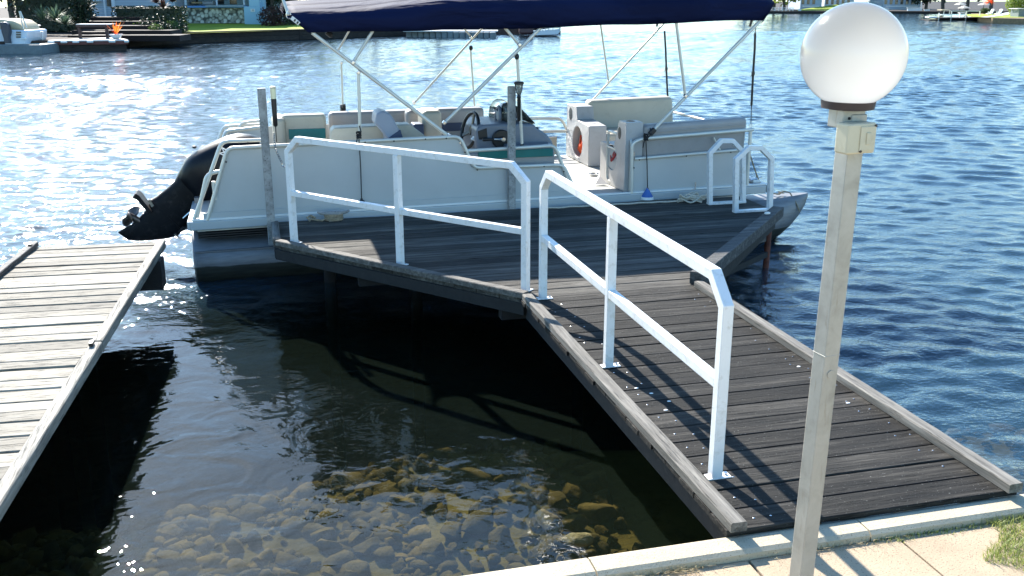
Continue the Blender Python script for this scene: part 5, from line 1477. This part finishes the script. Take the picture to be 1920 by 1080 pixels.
# ---- left: moored runabout, its float, small jetty, table, planter
fl = MB(); bld(fl, -60, 78, 84, 97, 41.2, 3.2, -.1); o = fl.build('floating_dock', M['greyfloat'], bevel=.03)
tag(o, 'low grey floating dock under the small cream topped motorboat at far left', 'floating dock')
fb = MB(); a = Pd(75, 84, 41.3); fb.prism([a + Vector((0, 0, .02)), Pd(10, 84, 41.3) + Vector((0, 0, .02)), Pd(10, 84, 44) + Vector((0, 0, .02)), Pd(60, 84, 44) + Vector((0, 0, .02))], (0, 0, .03))
fb.build('dock_top', M['offwhite'], None)
bpy.data.objects['dock_top'].parent = o; bpy.data.objects['dock_top'].location = Vector(bpy.data.objects['dock_top']['_w']) - Vector(o['_w'])
rb_ = thing('motorboat', tuple(ground(15, 42, .3)), 'small white motorboat with cream top cover and grey outboard at the far left', 'motorboat')
hullp = [(-60, 52), (50, 57), (50, 72), (46, 86), (30, 92), (-60, 92)]
mb = MB(); mb.prism([Pd(x, y, 41.8) for x, y in hullp], FWD * 1.9); mb.build('hull', M['hull'], rb_, bevel=.08, seg=3)
mb = MB(); mb.prism([Pd(x, y, 41.9) for x, y in [(-60, 36), (5, 36), (25, 39), (36, 46), (44, 57), (-60, 54)]], FWD * 1.7); mb.build('cover', M['cover'], rb_, bevel=.15, seg=4)
mb = MB(); mb.prism([Pd(x, y, 41.6) for x, y in [(-2, 42), (8, 41), (14, 45), (18, 60), (16, 70), (18, 84), (13, 92), (8, 84), (6, 72), (2, 60)]], FWD * .25); mb.build('outboard_motor', simple('dark_grey_motor', (.05, .055, .07), .4), rb_, bevel=.05, seg=3)
for x0, y0, x1, y1 in ((36, 21, 44, 54), (38, 21, 50, 52)):
    mb = MB(); mb.tube([Pd(x0, y0, 42), Pd(x1, y1, 42)], .028, 8); mb.build('canopy_post', M['alu'], rb_, smooth=True)
for k in range(3):
    mb = MB(); bld(mb, 30, 39, 59 + 4.5 * k, 62 + 4.5 * k, 41.76, .03); mb.build('vent_slot', M['window'], rb_, bevel=.008)
mb = MB(); mb.tube([Pd(32, 85, 41.75), Pd(32, 85, 41.8)], .05, 12); mb.build('drain', M['black'], rb_)
mb = MB(); bld(mb, 37, 47, 71, 74, 41.6, .2); mb.build('step', M['white_plastic'], rb_, bevel=.02)

jt = thing('small_jetty', tuple(ground(160, 43.5, .1)), 'low reddish timber jetty with white bumpers below the orange leaved planter', 'jetty')
mb = MB(); q0, q1, q2, q3 = Pz(92, 78, .42), Pz(240, 76.5, .42), Pz(225, 73, .42), Pz(82, 69, .42); mb.prism([q0, q1, q2, q3], (0, 0, .05)); mb.build('top_decking', M['offwhite'], jt)
mb = MB(); mb.prism([q + Vector((0, 0, -.14)) for q in (q0, q1, q2, q3)], (0, 0, .135)); mb.build('fascia', simple('red_brown_fascia', (.16, .05, .04), .7, var=.2), jt)
mb = MB(); mb.prism([q0 + Vector((.1, .1, -.5)), q1 + Vector((-.1, .1, -.5)), q2 + Vector((-.1, 0, -.5)), q3 + Vector((.1, 0, -.5))], (0, 0, .36)); mb.build('underframe', M['retain'], jt)
for i, f in enumerate((.03, .19, .34, .52, .80, .985)):
    p = q0.lerp(q1, f) - FWD * .05; mb = MB(); w_ = .28 if f < .98 else .2; mb.bar(p + RGT * -w_ / 2 + Vector((0, 0, -.02)), p + RGT * w_ / 2 + Vector((0, 0, -.02)), .08, .10); mb.build('bumper', M['white_plastic'], jt, bevel=.03, seg=3)
gr_ = thing('boarding_rails', tuple(ground(68, 43, .3)), 'small white tube boarding rails between the motorboat and the small jetty', 'rails')
for x in (58, 68, 80):
    mb = MB(); mb.tube([Pd(x, 80, 43), Pd(x, 61, 43)], .026, 8); mb.build('post', M['white'], gr_, smooth=True)
mb = MB(); mb.tube([Pd(57, 60, 43), Pd(81, 60, 43)], .026, 8); mb.build('top_rail', M['white'], gr_, smooth=True)
mb = MB(); mb.tube([Pd(60, 70, 43), Pd(80, 72, 43)], .02, 8); mb.build('mid_rail', M['white'], gr_, smooth=True)
for x in (64, 73):
    mb = MB(); b = Pd(x, 78, 44.5); mb.bar(b, Pd(x, 48.5, 44.5), .1, .1, tuple(FWD)); t = thing('timber_post', tuple(b), ('left' if x == 64 else 'right') + ' one of two short dark posts with pale caps by the far boarding rails', 'post', 'short posts with pale caps'); mb.build('shaft', M['darkwood'], t)
    mb = MB(); mb.lathe(Pd(x, 48.5, 44.5), [(.07, 0), (.09, .02), (.02, .05)], 12); mb.build('cap', M['white_plastic'], t)
bn = thing('servery_table', tuple(ground(178, 44.3, .47)), 'dark timber outdoor table with pale edge, left of the orange leaved planter', 'table')
mb = MB(); bld(mb, 142, 209, 45.5, 51, 44.3, .6); mb.build('table_top', M['darkwood'], bn, bevel=.01)
mb = MB(); bld(mb, 142, 208, 45, 46.4, 44.28, .62); mb.build('top_edge', M['offwhite'], bn)
for x in (148, 199):
    for dd in (0, .5):
        mb = MB(); bld(mb, x, x + 5, 50, 75, 44.35 + dd, .1, .47); mb.build('leg', M['darkwood'], bn)
mb = MB(); bld(mb, 152, 200, 59.5, 61, 44.6, .3); mb.build('low_shelf', M['darkwood'], bn)
pl = thing('planter_bowl', tuple(Pd(218, 73, 44)), 'white bowl planter with bright orange spiky leaves on the small far jetty', 'planter')
c = Pd(218, 72.5, 44); mb = MB(); mb.lathe(c, [(.12, 0), (.2, .06), (.29, .19), (.27, .2), (.18, .08), (.0005, .06)], 24); mb.build('bowl', M['white_plastic'], pl, smooth=True)
r = random.Random(4); mb = MB()
for i in range(16):
    az = r.random() * 6.28; el = r.uniform(.7, 1.4); d = Vector((math.cos(az) * math.cos(el), math.sin(az) * math.cos(el), math.sin(el))); s_ = Vector((-math.sin(az), math.cos(az), 0)) * .028
    b = c + Vector((0, 0, .15)); L_ = r.uniform(.4, .72); mb.cur = r.random(); m_ = b + d * L_ * .55; e = b + d * L_ + Vector((math.cos(az) * .05, math.sin(az) * .05, -.02))
    mb.add([b - s_ * .6, b + s_ * .6, m_ + s_, m_ - s_, e], [(0, 1, 2, 3), (3, 2, 4)])
mb.build('leaves', M['leaf_orange'], pl)

# steps and garden behind
st = thing('garden_steps', tuple(ground(240, 50)), 'broad dark reddish sleeper steps rising to the pale house', 'steps')
for k in range(5):
    d = 45.6 + k * 1.3
    mb = MB(); mb.cur = random.random(); a = ground(118 + k * 9, d, .3); b = ground(330 - k * 16, d, .3)
    mb.prism([a, b, b + FWD * 1.6, a + FWD * 1.6], (0, 0, .26 + .17 * k)); mb.build('step', M['steps'], st)
for i, (x, y, d, hw, hh) in enumerate(((96, 50, 51, 1.5, 1.1), (148, 52, 50, .62, 1.3))):
    pass
bush('clipped_hedge', 'tall dark clipped hedge behind the cycads at the far left', 'hedge', tuple(ground(100, 52)), (1.9, .8, .92), 3200, .13, 'leaf_dark', 1, 'dark hedges of the far left garden', True)
bush('tall_shrub', 'tall dark upright shrub at the corner of the pale house', 'shrub', tuple(ground(148, 49.5)), (.5, .5, 1.3), 1600, .16, 'leaf_dark', 2)
bush('clipped_hedge', 'dark clipped hedge in front of the houses, right of the sleeper steps', 'hedge', tuple(ground(278, 52)), (1.72, .7, .62), 3600, .10, 'leaf_dark', 3, 'dark hedges of the far left garden', True)
for i, (x, y, d, ln) in enumerate(((80, 38, 48, .8), (104, 38, 48, .85), (123, 46, 47.2, .6))):
    rosette('cycad', ('leftmost', 'middle and largest', 'rightmost and lowest')[i] + ' of the three grey green spiky cycads at the far left', 'cycad', tuple(Pd(x, y, d)), 90, ln, .035, 'leaf_sage', 10 + i, .55, 'spiky cycads before the far left hedge')
rosette('spiky_shrub', 'dark spiky leaved shrub beside the pale house wall', 'shrub', tuple(Pd(161, 18, 49.6)), 70, .75, .03, 'leaf_dark', 14, .2)
cor = [(293, 6, .6), (306, 16, .55), (323, 4, .6), (313, -4, .5)]
for i, (x, y, ln) in enumerate(cor):
    rosette('cordyline', ('leftmost', 'lowest', 'rightmost', 'tallest')[i] + ' dark red spiky cordyline rising from the hedge', 'cordyline', tuple(Pd(x, y, 50.5)), 60, ln, .035, 'leaf_purple', 20 + i, .7, 'dark red cordylines in the hedge')
rr = random.Random(9)
for i, (x, d, rd, w_) in enumerate(((232, 50, .42, 'first'), (256, 49.6, .36, 'second'), (272, 48.6, .40, 'third'), (287, 47.8, .34, 'fourth'), (303, 48.4, .36, 'fifth'), (318, 48.8, .40, 'sixth'), (333, 49.4, .38, 'seventh'))):
    bush('round_shrub', f'low round green shrub under the clipped hedge, {w_} from the left', 'shrub', tuple(ground(x, d)), (rd, rd, rd * .8), 420, .09, 'leaf_mid' if i % 2 else 'leaf_dark', 30 + i, 'low round shrubs under the far hedge')
bush('low_groundcover', 'dark leafy shrubs on the slope above the planter', 'shrub', tuple(ground(300, 50.2)), (1.2, .5, .45), 900, .12, 'leaf_dark', 41)

# pale house at the left and the blue house with stone clad base
hs_ = thing('pale_house', tuple(ground(150, 60)), 'pale blue grey weatherboard house behind the hedges at far left', 'house')
mb = MB(); bld(mb, 60, 330, -60, 34, 58, 8, GZ); wl = mb.build('wall', M['palewall'], hs_)
for k in range(13):
    mb = MB(); 
for k in range(9):
    mb = MB(); bld(mb, 160, 330, 30.5 - k * 4.2, 31 - k * 4.2, 57.985, .02); mb.build('board_line', simple('board_shadow_gap', (.2, .24, .3), .8) if k == 0 else bpy.data.materials['board_shadow_gap'], wl)
mb = MB(); bld(mb, 201, 212, -30, 12, 57.97, .06); mb.build('window', M['window'], hs_)
mb = MB(); bld(mb, 197, 200, -60, 34, 57.9, .1, GZ); mb.build('corner_board', M['hull'], hs_)
mb = MB(); bld(mb, 212, 218, -60, 34, 57.9, .1, GZ); mb.build('corner_board', M['hull'], hs_)
mb = MB(); bld(mb, 168, 186, 1, 2.3, 57.6, .4); mb.build('sill', M['hull'], hs_)
mb = MB(); a = Pd(50, -60, 57); b = Pd(340, -60, 57); mb.prism([a, a + FWD * 10, a + FWD * 5 + Vector((0, 0, 2.2))], (b - a)); mb.build('roof', M['roof'], hs_)
bh = thing('blue_house', tuple(ground(420, 62)), 'sky blue house with columned verandah above a pebble clad wall', 'house')
mb = MB(); bld(mb, 330, 500, -30, 30, 62, 8, GZ); mb.build('wall', M['bluewall'], bh)
mb = MB(); bld(mb, 337, 462, 14.5, 44, 58.5, .5); mb.build('pebble_wall', M['stone'], bh)
mb = MB(); bld(mb, 335, 462, 11, 14.7, 58.3, 1.2); mb.build('ledge', M['bluetrim'], bh, bevel=.02)
mb = MB(); bld(mb, 385, 455, 10.5, 12, 58.1, .4); mb.build('ledge_cap', M['palewall'], bh)
for x0, x1, y0, y1, nm in ((459, 490, 12, 45, 'pillar_base'), (467, 486, -32, 12, 'column'), (456, 459, -32, 10, 'post'), (405, 408, -32, 10, 'post'), (324, 329, -32, 10, 'post'), (346, 350, -32, 10, 'post')):
    mb = MB(); bld(mb, x0, x1, y0, y1, 58.2, .5 if x1 - x0 > 9 else .12, None if y1 < 40 else GZ); mb.build(nm, M['bluewall'] if x1 - x0 > 9 else M['palewall'], bh, bevel=.02)
mb = MB(); bld(mb, 489, 497, -32, 37, 58.7, .5, GZ + .2); mb.build('column', M['bluewall'], bh, bevel=.02)
for x0, x1 in ((328, 338), (358, 372), (407, 420), (431, 444)):
    mb = MB(); bld(mb, x0, x1, -22, 8, 61.95, .06); mb.build('window', M['window'], bh)
mb = MB(); bld(mb, 358, 378, 3, 7, 60.5, .5); mb.build('lounge_cushion', M['cover'], bh, bevel=.05)
mb = MB(); bld(mb, 379, 400, 2, 9, 60.5, .6); mb.build('lounge_seat', M['palewall'], bh, bevel=.05)
mb = MB(); bld(mb, 470, 478, 16.5, 22, 58.17, .03); np2 = mb.build('number_plate', M['white_plastic'], bh)
ztext('33', Pd(474, 19.3, 58.15), tuple(RGT), (0, 0, 1), .15, M['window'], 'number', bh)
mb = MB(); a = Pd(325, -32, 58); b = Pd(505, -32, 58); mb.prism([a, a + FWD * 12, a + FWD * 6.5 + Vector((0, 0, .9))], (b - a)); mb.build('roof', M['roof'], bh)
pth = MB(); pp = [Pd(335, 44.8, 58), Pd(500, 43.5, 58.6), Pd(500, 41.5, 60), Pd(335, 43, 59)]; pth.add([p + Vector((0, 0, .02)) for p in pp], [(0, 1, 2, 3)]); struct(pth.build('path', M['coping']))

# planting between the houses and behind the canopy
for i, (x, d, h, rx, mt, lab) in enumerate((
    (512, 60, 3.2, 1.3, 'leaf_dark', 'dark bushy tree beside the blue pillar'),
    (548, 61, 3.6, 1.5, 'leaf_dark', 'dark leggy tree behind the canopy corner'),
    (590, 64, 4.2, 1.8, 'leaf_mid', 'mid green garden tree above the left end of the canopy'),
    (700, 68, 5.0, 2.4, 'leaf_dark', 'tall dark tree hidden behind the middle of the canopy'),
    (820, 70, 5.5, 2.6, 'leaf_mid', 'tall mid green tree beyond the floating grey dock'),
    (20, 50, 4.4, 2.0, 'leaf_dark', 'dark tree with pale trunk behind the small motorboat'))):
    tree(lab, tuple(ground(x, d)), h, (rx, rx * .8, h * .42), 1500, .22, mt, 60 + i, group='trees of the far left bank', trunk_r=.16)
for i, (x, d, s, mt, lab) in enumerate((
    (508, 57, .55, 'leaf_purple', 'dark reddish shrub right of the blue pillar'), (528, 57.5, .6, 'leaf_dark', 'dark shrub by the lawn corner behind the canopy'),
    (556, 58.5, .5, 'leaf_mid', 'green shrub behind the canopy corner'), (585, 59.5, .45, 'leaf_bright', 'pale lime grassy clump above the canopy'), (622, 61, .7, 'leaf_bright', 'bright lime green bush above the canopy'), (660, 63, .7, 'leaf_mid', 'green bush right of the bright lime bush'))):
    bush('garden_shrub', lab, 'shrub', tuple(ground(x, d)), (s * 1.5, s, s * (1.1 if s < .6 else 1.25)), 900, .13, mt, 80 + i, 'garden shrubs above the canopy')

# grey floating dock and the small pontoon boat far behind the canopy
gd = thing('grey_float_dock', tuple(Pz(860, 68, 0)), 'long low dock of grey plastic float cubes with pale top, seen under the canopy', 'floating dock')
a = Pz(764, 68.5, 0); b = Pz(930, 70.5, 0); n = 15
for i in range(n):
    p = a.lerp(b, (i + .5) / n); mb = MB(); mb.box(p + Vector((0, 0, .12)), ((b-a).length / n * .94, 1.5, .40), Matrix.Rotation(-YAW, 3, 'Z')); mb.build('float_cube', M['greyfloat'], gd, bevel=.05)
mb = MB(); m_ = (a + b) / 2; mb.box(m_ + Vector((0, 0, .345)), ((b-a).length, 1.42, .05), Matrix.Rotation(-YAW, 3, 'Z')); mb.build('top', M['offwhite'], gd)
sg = thing('folding_sign', tuple(Pd(799, 60, 59)), 'white folding A shaped stand on the grey float dock', 'stand')
for x0, x1 in ((793, 799), (806, 800)):
    mb = MB(); mb.bar(Pd(x0, 58.5, 59), Pd(x1, 52, 59), .5, .04, tuple(FWD)); mb.build('board', M['hull'], sg)
tj = thing('far_timber_jetty', tuple(ground(950, 61, .2)), 'dark timber jetty with pale rails behind the grey float dock', 'jetty')
mb = MB(); bld(mb, 850, 1000, 55, 61, 61.5, 3, -.2); mb.build('decking', M['darkwood'], tj)
mb = MB(); bld(mb, 845, 975, 49.5, 51, 61.6, .1); mb.build('rail', M['offwhite'], tj)
mb = MB(); bld(mb, 930, 975, 45, 46.5, 61.6, .1); mb.build('rail', M['offwhite'], tj)
for x in (860, 900, 920, 970):
    mb = MB(); bld(mb, x, x + 2.5, 44, 60, 61.5, .1); mb.build('post', M['offwhite'] if x == 920 else M['darkwood'], tj)
fp2 = thing('distant_pontoon_boat', tuple(Pz(1030, 68, 0)), 'small pale pontoon boat with railings moored far off under the canopy', 'pontoon boat')
mb = MB(); mb.prism([Pd(x, y, 58) for x, y in [(1000, 60), (1050, 54), (1052, 57), (1046, 65), (1000, 67)]], FWD * 2.2); mb.build('hull', M['hull'], fp2, bevel=.04)
mb = MB(); bld(mb, 1008, 1050, 50, 53, 58, .04); mb.build('side_rail', M['alu'], fp2)
for x in (1010, 1016, 1022, 1028, 1036, 1049):
    mb = MB(); bld(mb, x, x + 1.4, 38, 58, 58, .04); mb.build('rail_post', M['alu'], fp2)
mb = MB(); bld(mb, 973, 1000, 38, 64, 58.5, 1.6); mb.build('cabin', simple('maroon_cabin', (.09, .04, .045), .5), fp2, bevel=.12)
mb = MB(); bld(mb, 965, 1052, 33, 37, 57.8, 2.4); mb.build('roof_panel', M['hull'], fp2, bevel=.05)

# ---- right: far shore across the lake
DR = 127.0
fe = [Pz(600, 27, 0), Pz(1400, 25.5, 0), Pz(1620, 25, 0), Pz(1760, 25.5, 0), Pz(2600, 27, 0)]
mb = MB(); mb.prism([Vector((p.x, p.y, -3)) for p in fe] + [fe[-1] + FWD * 160 + RGT * 60, fe[0] + FWD * 160 - RGT * 60], (0, 0, 1)) if False else None
mb = MB(); pl_ = [Vector((p.x, p.y, -3)) for p in fe]; e1_ = fe[-1] + FWD * 160 + RGT * 60; e0_ = fe[0] + FWD * 160 - RGT * 60
mb.prism(pl_ + [Vector((e1_.x, e1_.y, -3)), Vector((e0_.x, e0_.y, -3))], (0, 0, 3.28)); struct(mb.build('far_shore', M['retain'], origin=(0, 0, 0)))
def ground2(px, d): p = Pd(px, 0, d); p.z = .28; return p
mb = MB(); gp = [ground2(1496, 129), ground2(1560, 129), ground2(1640, 129), ground2(1620, 150), ground2(1570, 142), ground2(1496, 136)]
gp[4].z = .9; gp[3].z = 1.0; mb.add([p + Vector((0, 0, .02)) for p in gp], [tuple(range(6))]); struct(mb.build('far_lawn', M['lawn']))
rf = random.Random(77)
wf = thing('white_rail_fence', tuple(ground2(1470, 128.3)), 'white post and rail fence on the far shore beside the canopy tip', 'fence')
for y in (14.5, 18, 21.2):
    mb = MB(); bld(mb, 1440, 1487, y, y + .9, 128, .1); mb.build('rail', M['white_plastic'], wf)
for x in (1440, 1452, 1459, 1466, 1473, 1480, 1486):
    mb = MB(); bld(mb, x, x + 1.1, 14 if x != 1466 else 9.5, 24, 127.9, .1); mb.build('post', M['white_plastic'], wf)
mb = MB(); bld(mb, 1496.5, 1502, 17, 21.5, 128, .08); t = thing('white_sign', tuple(Pd(1499, 24, 128)), 'small white board on the far shore right of the rail fence', 'sign'); mb.build('board', M['white_plastic'], t)
mb = MB(); bld(mb, 1499, 1499.8, 21.5, 24.5, 128, .06); mb.build('post', M['white_plastic'], t)
trs = [(1400, 134, 6, 4, 'leaf_dark', 'dark green tree on the far shore behind the canopy tip'), (1472, 133, 5, 3.6, 'leaf_bright', 'yellow green tree behind the white rail fence'), (1452, 138, 7, 4, 'leaf_mid', 'mid green tree left of the yellow green tree'),
       (1570, 146, 8, 4.5, 'leaf_dark', 'dark tree behind the globe lamp on the far shore'), (1690, 140, 7, 4, 'leaf_dark', 'dark tree right of the globe on the far shore'), (1738, 136, 5, 3, 'leaf_dark', 'dark shade tree above the far white boards'),
       (1770, 120, 6, 3.4, 'leaf_dark', 'dark spreading tree behind the far jetty'), (1815, 116, 6, 3.6, 'leaf_dark', 'dark tree behind the far umbrellas'), (1860, 112, 6, 3.2, 'leaf_dark', 'dark tree behind the two white chairs'),
       (1640, 150, 8, 4.5, 'leaf_dark', 'tall dark tree in the row behind the globe')]
for i, (x, d, h, rx, mt, lab) in enumerate(trs):
    tree(lab, tuple(ground2(x, d)), h, (rx, rx * .7, h * .46), 1700, .42, mt, 200 + i, group='trees of the far right shore', trunk_r=.22, clumps=20)
for i, (x0, x1, d, mt, lab) in enumerate(((1500, 1540, 140, 'palewall', 'pale blue house between the far trees, left of the globe'), (1545, 1600, 144, 'hull', 'white house behind the globe lamp'), (1655, 1725, 138, 'palewall', 'grey house with verandah right of the globe on the far shore'))):
    t = thing('lake_house', tuple(ground2((x0 + x1) / 2, d)), lab, 'house', 'houses on the far right shore')
    mb = MB(); bld(mb, x0, x1, -28, 16, d, 6, .28); mb.build('wall', M[mt], t)
    k = x0 + 3
    while k < x1 - 7:
        mb = MB(); bld(mb, k, k + 5, -6, 8, d - .03, .06); mb.build('window', M['window'], t); k += 10
    mb = MB(); a = Pd(x0 - 3, -28, d - .6); b = Pd(x1 + 3, -28, d - .6); mb.prism([a, a + FWD * 7.5, a + FWD * 3.7 + Vector((0, 0, 2))], (b - a)); mb.build('roof', M['roof'], t)
    mb = MB(); bld(mb, x0 + 6, x1 - 4, 11, 12.5, d - 1.5, .1); mb.build('verandah_rail', M['white_plastic'], t)
for i, (x0, x1, y0, y1, d, lab) in enumerate(((1702, 1728, 15, 20.5, 128.5, 'low pale blue boards on the far wall, left of the white pole'), (1734, 1743, 18, 21.5, 128, 'small white box on the far wall'), (1653, 1667, 15.5, 18.5, 128.5, 'low white bench on the far wall close to the globe'))):
    mb = MB(); bld(mb, x0, x1, y0, y1, d, .3); t = thing('waterside_box', tuple(Pd(x0, y1, d)), lab, 'box', 'pale boxes along the far wall'); mb.build('panel', M['hull'], t)
    mb = MB(); bld(mb, x0 - .5, x1 + .5, y0 - .6, y0, d - .05, .4); mb.build('lid', M['white_plastic'], t)
mb = MB(); mb.tube([Pd(1727.5, 22, 127.5), Pd(1728, 4, 127.5)], .05, 8); tag(mb.build('white_pole', M['white_plastic'], smooth=True), 'slim white pole standing on the far wall right of the globe', 'pole')

# point of land at the far right with its jetty, chairs, umbrellas
pe = [(1838, 41), (1860, 43.5), (1960, 46), (2100, 52)]
pp = [Pz(x, y, 0) for x, y in pe]
mb = MB(); base = [Vector((p.x, p.y, -2)) for p in pp]; bk1 = Pz(2300, 40, 0); bk0 = Pz(1820, 33, 0)
mb.prism(base + [Vector((bk1.x, bk1.y, -2)), Vector((bk0.x, bk0.y, -2))], (0, 0, 2.42)); struct(mb.build('sandy_bank', M['sandstone'], origin=(0, 0, 0)))
gp = [Pz(1815, 31, .42), Pz(1850, 33.5, .42), Pz(1925, 33, .42), Pz(1925, 27.5, .42), Pz(1810, 27, .42)]
mb = MB(); mb.add([p + Vector((0, 0, .02)) for p in gp], [(0, 1, 2, 3, 4)]); struct(mb.build('point_lawn', M['lawn']))
gp = [Pz(1838, 33.3, .42), Pz(1852, 33.6, .42), Pz(1890, 28.5, .42), Pz(1896, 24, .42), Pz(1885, 24.5, .42), Pz(1868, 29, .42)]
mb = MB(); mb.add([p + Vector((0, 0, .05)) for p in gp], [tuple(range(6))]); struct(mb.build('pale_path', M['offwhite']))
DJ = 93.0
j2 = thing('distant_jetty', tuple(Pz(1800, 40, 0)), 'dark low jetty with pale rails at the far right point', 'jetty')
for y0, y1, nm, mt in ((33.2, 34.8, 'decking', 'darkwood'), (37.5, 41, 'waterline_beam', 'retain')):
    mb = MB(); bld(mb, 1755 if y0 < 36 else 1745, 1842, y0, y1, DJ, 2.5); mb.build(nm, M[mt], j2)
mb = MB(); bld(mb, 1758, 1840, 34.8, 37.5, DJ + 1.2, .5); mb.build('underframe', M['darkwood'], j2)
mb = MB(); bld(mb, 1742, 1757, 31, 34, DJ - .3, 1); mb.build('white_step', M['white_plastic'], j2, bevel=.05)
mb = MB(); bld(mb, 1783, 1836, 20.3, 21.4, DJ, .1); mb.build('rail', M['alu'], j2)
for x in (1759, 1782, 1810, 1835):
    mb = MB(); bld(mb, x, x + 1.4, 20.5 if x > 1770 else 24, 39, DJ - .05, .1); mb.build('post', M['alu'], j2)
t = thing('canopy_table', tuple(Pd(1775, 33, DJ)), 'small table under a flat pale canopy on the far right jetty', 'table')
mb = MB(); bld(mb, 1767, 1781, 18, 19.5, DJ + .4, 1.2); mb.build('canopy', M['cover'], t)
for x in (1768.5, 1779):
    mb = MB(); bld(mb, x, x + .8, 19, 33, DJ + .5, .06); mb.build('post', M['alu'], t)
mb = MB(); bld(mb, 1765, 1783, 27.5, 28.5, DJ + .5, .8); mb.build('table_top', M['white_plastic'], t)
t = thing('white_bench', tuple(Pd(1806, 33, DJ)), 'white seat with curved back on the far right jetty', 'seat')
mb = MB(); bld(mb, 1800, 1811, 23.6, 25, DJ + .6, .5); mb.build('seat', M['white_plastic'], t)
for x in (1799.5, 1809.5):
    mb = MB(); bld(mb, x, x + 1, 24, 33, DJ + .6, .1); mb.build('leg', M['white_plastic'], t)
for i, (x, dd) in enumerate(((1858, 95), (1874, 96))):
    t = thing('garden_chair', tuple(Pd(x, 29.5, dd)), ('left' if i == 0 else 'right') + ' one of two white slatted garden chairs on the far point', 'chair', 'white garden chairs on the far point')
    mb = MB(); mb.prism([Pd(x - 5, 25.5, dd), Pd(x + 4, 23.8, dd), Pd(x + 4, 24.8, dd), Pd(x - 5, 26.5, dd)], FWD * .55); mb.build('seat', M['white_plastic'], t)
    mb = MB(); mb.prism([Pd(x + 2, 24.5, dd), Pd(x + 6, 17, dd), Pd(x + 7, 17.3, dd), Pd(x + 3.5, 25, dd)], FWD * .5); mb.build('backrest', M['white_plastic'], t)
    for xx in (-5, 3):
        for q in (0, .5):
            mb = MB(); mb.bar(Pd(x + xx, 29.5, dd + q), Pd(x + xx, 22.3, dd + q), .06, .05, tuple(FWD)); mb.build('leg', M['white_plastic'], t)
    mb = MB(); mb.bar(Pd(x - 5.5, 22.2, dd), Pd(x + 4, 22, dd), .08, .04); mb.build('armrest', M['white_plastic'], t)
for i, (x, y, d) in enumerate(((1801, 7, 104), (1808, 13.5, 102), (1845, 7.5, 104))):
    t = thing('garden_umbrella', tuple(ground(x, d, .42)), ('upper left', 'lower', 'right')[i] + ' one of three pale market umbrellas behind the far jetty', 'umbrella', 'pale umbrellas behind the far jetty')
    c = Pd(x, y, d); mb = MB(); mb.lathe(c, [(.62, -.10), (.3, .06), (.02, .16)], 8); mb.build('canopy', M['cream'], t)
    mb = MB(); mb.tube([Vector((c.x, c.y, .42)), c + Vector((0, 0, .12))], .03, 6); mb.build('pole', M['darkwood'], t)
bush('bright_tree', 'bright yellow green bush at the right edge of the far point', 'bush', tuple(Pz(1903, 28, .42)), (1.0, .8, 1.1), 1900, .17, 'leaf_bright', 301)
bush('leafy_bush', 'mid green bush behind the two white chairs', 'bush', tuple(Pz(1846, 26, .42)), (.5, .4, .3), 500, .14, 'leaf_mid', 302)
rosette('orange_palm', 'orange tinged palm behind the two white chairs', 'palm', tuple(Pd(1855, 2, 100)), 60, .7, .05, 'leaf_orange', 303, .1)
mb = MB(); bld(mb, 1909, 1925, 17, 33.5, 88, 1.5); t = thing('utility_cabinet', tuple(Pd(1915, 33.5, 88)), 'plain grey cabinet at the right edge of the far point', 'cabinet'); mb.build('body', M['greyfloat'], t, bevel=.04)
mb = MB(); bld(mb, 1908, 1926, 15.8, 17, 87.9, 1.6); mb.build('lid', M['offwhite'], t)
for o in bpy.data.objects:
    if '_w' in o: del o['_w']
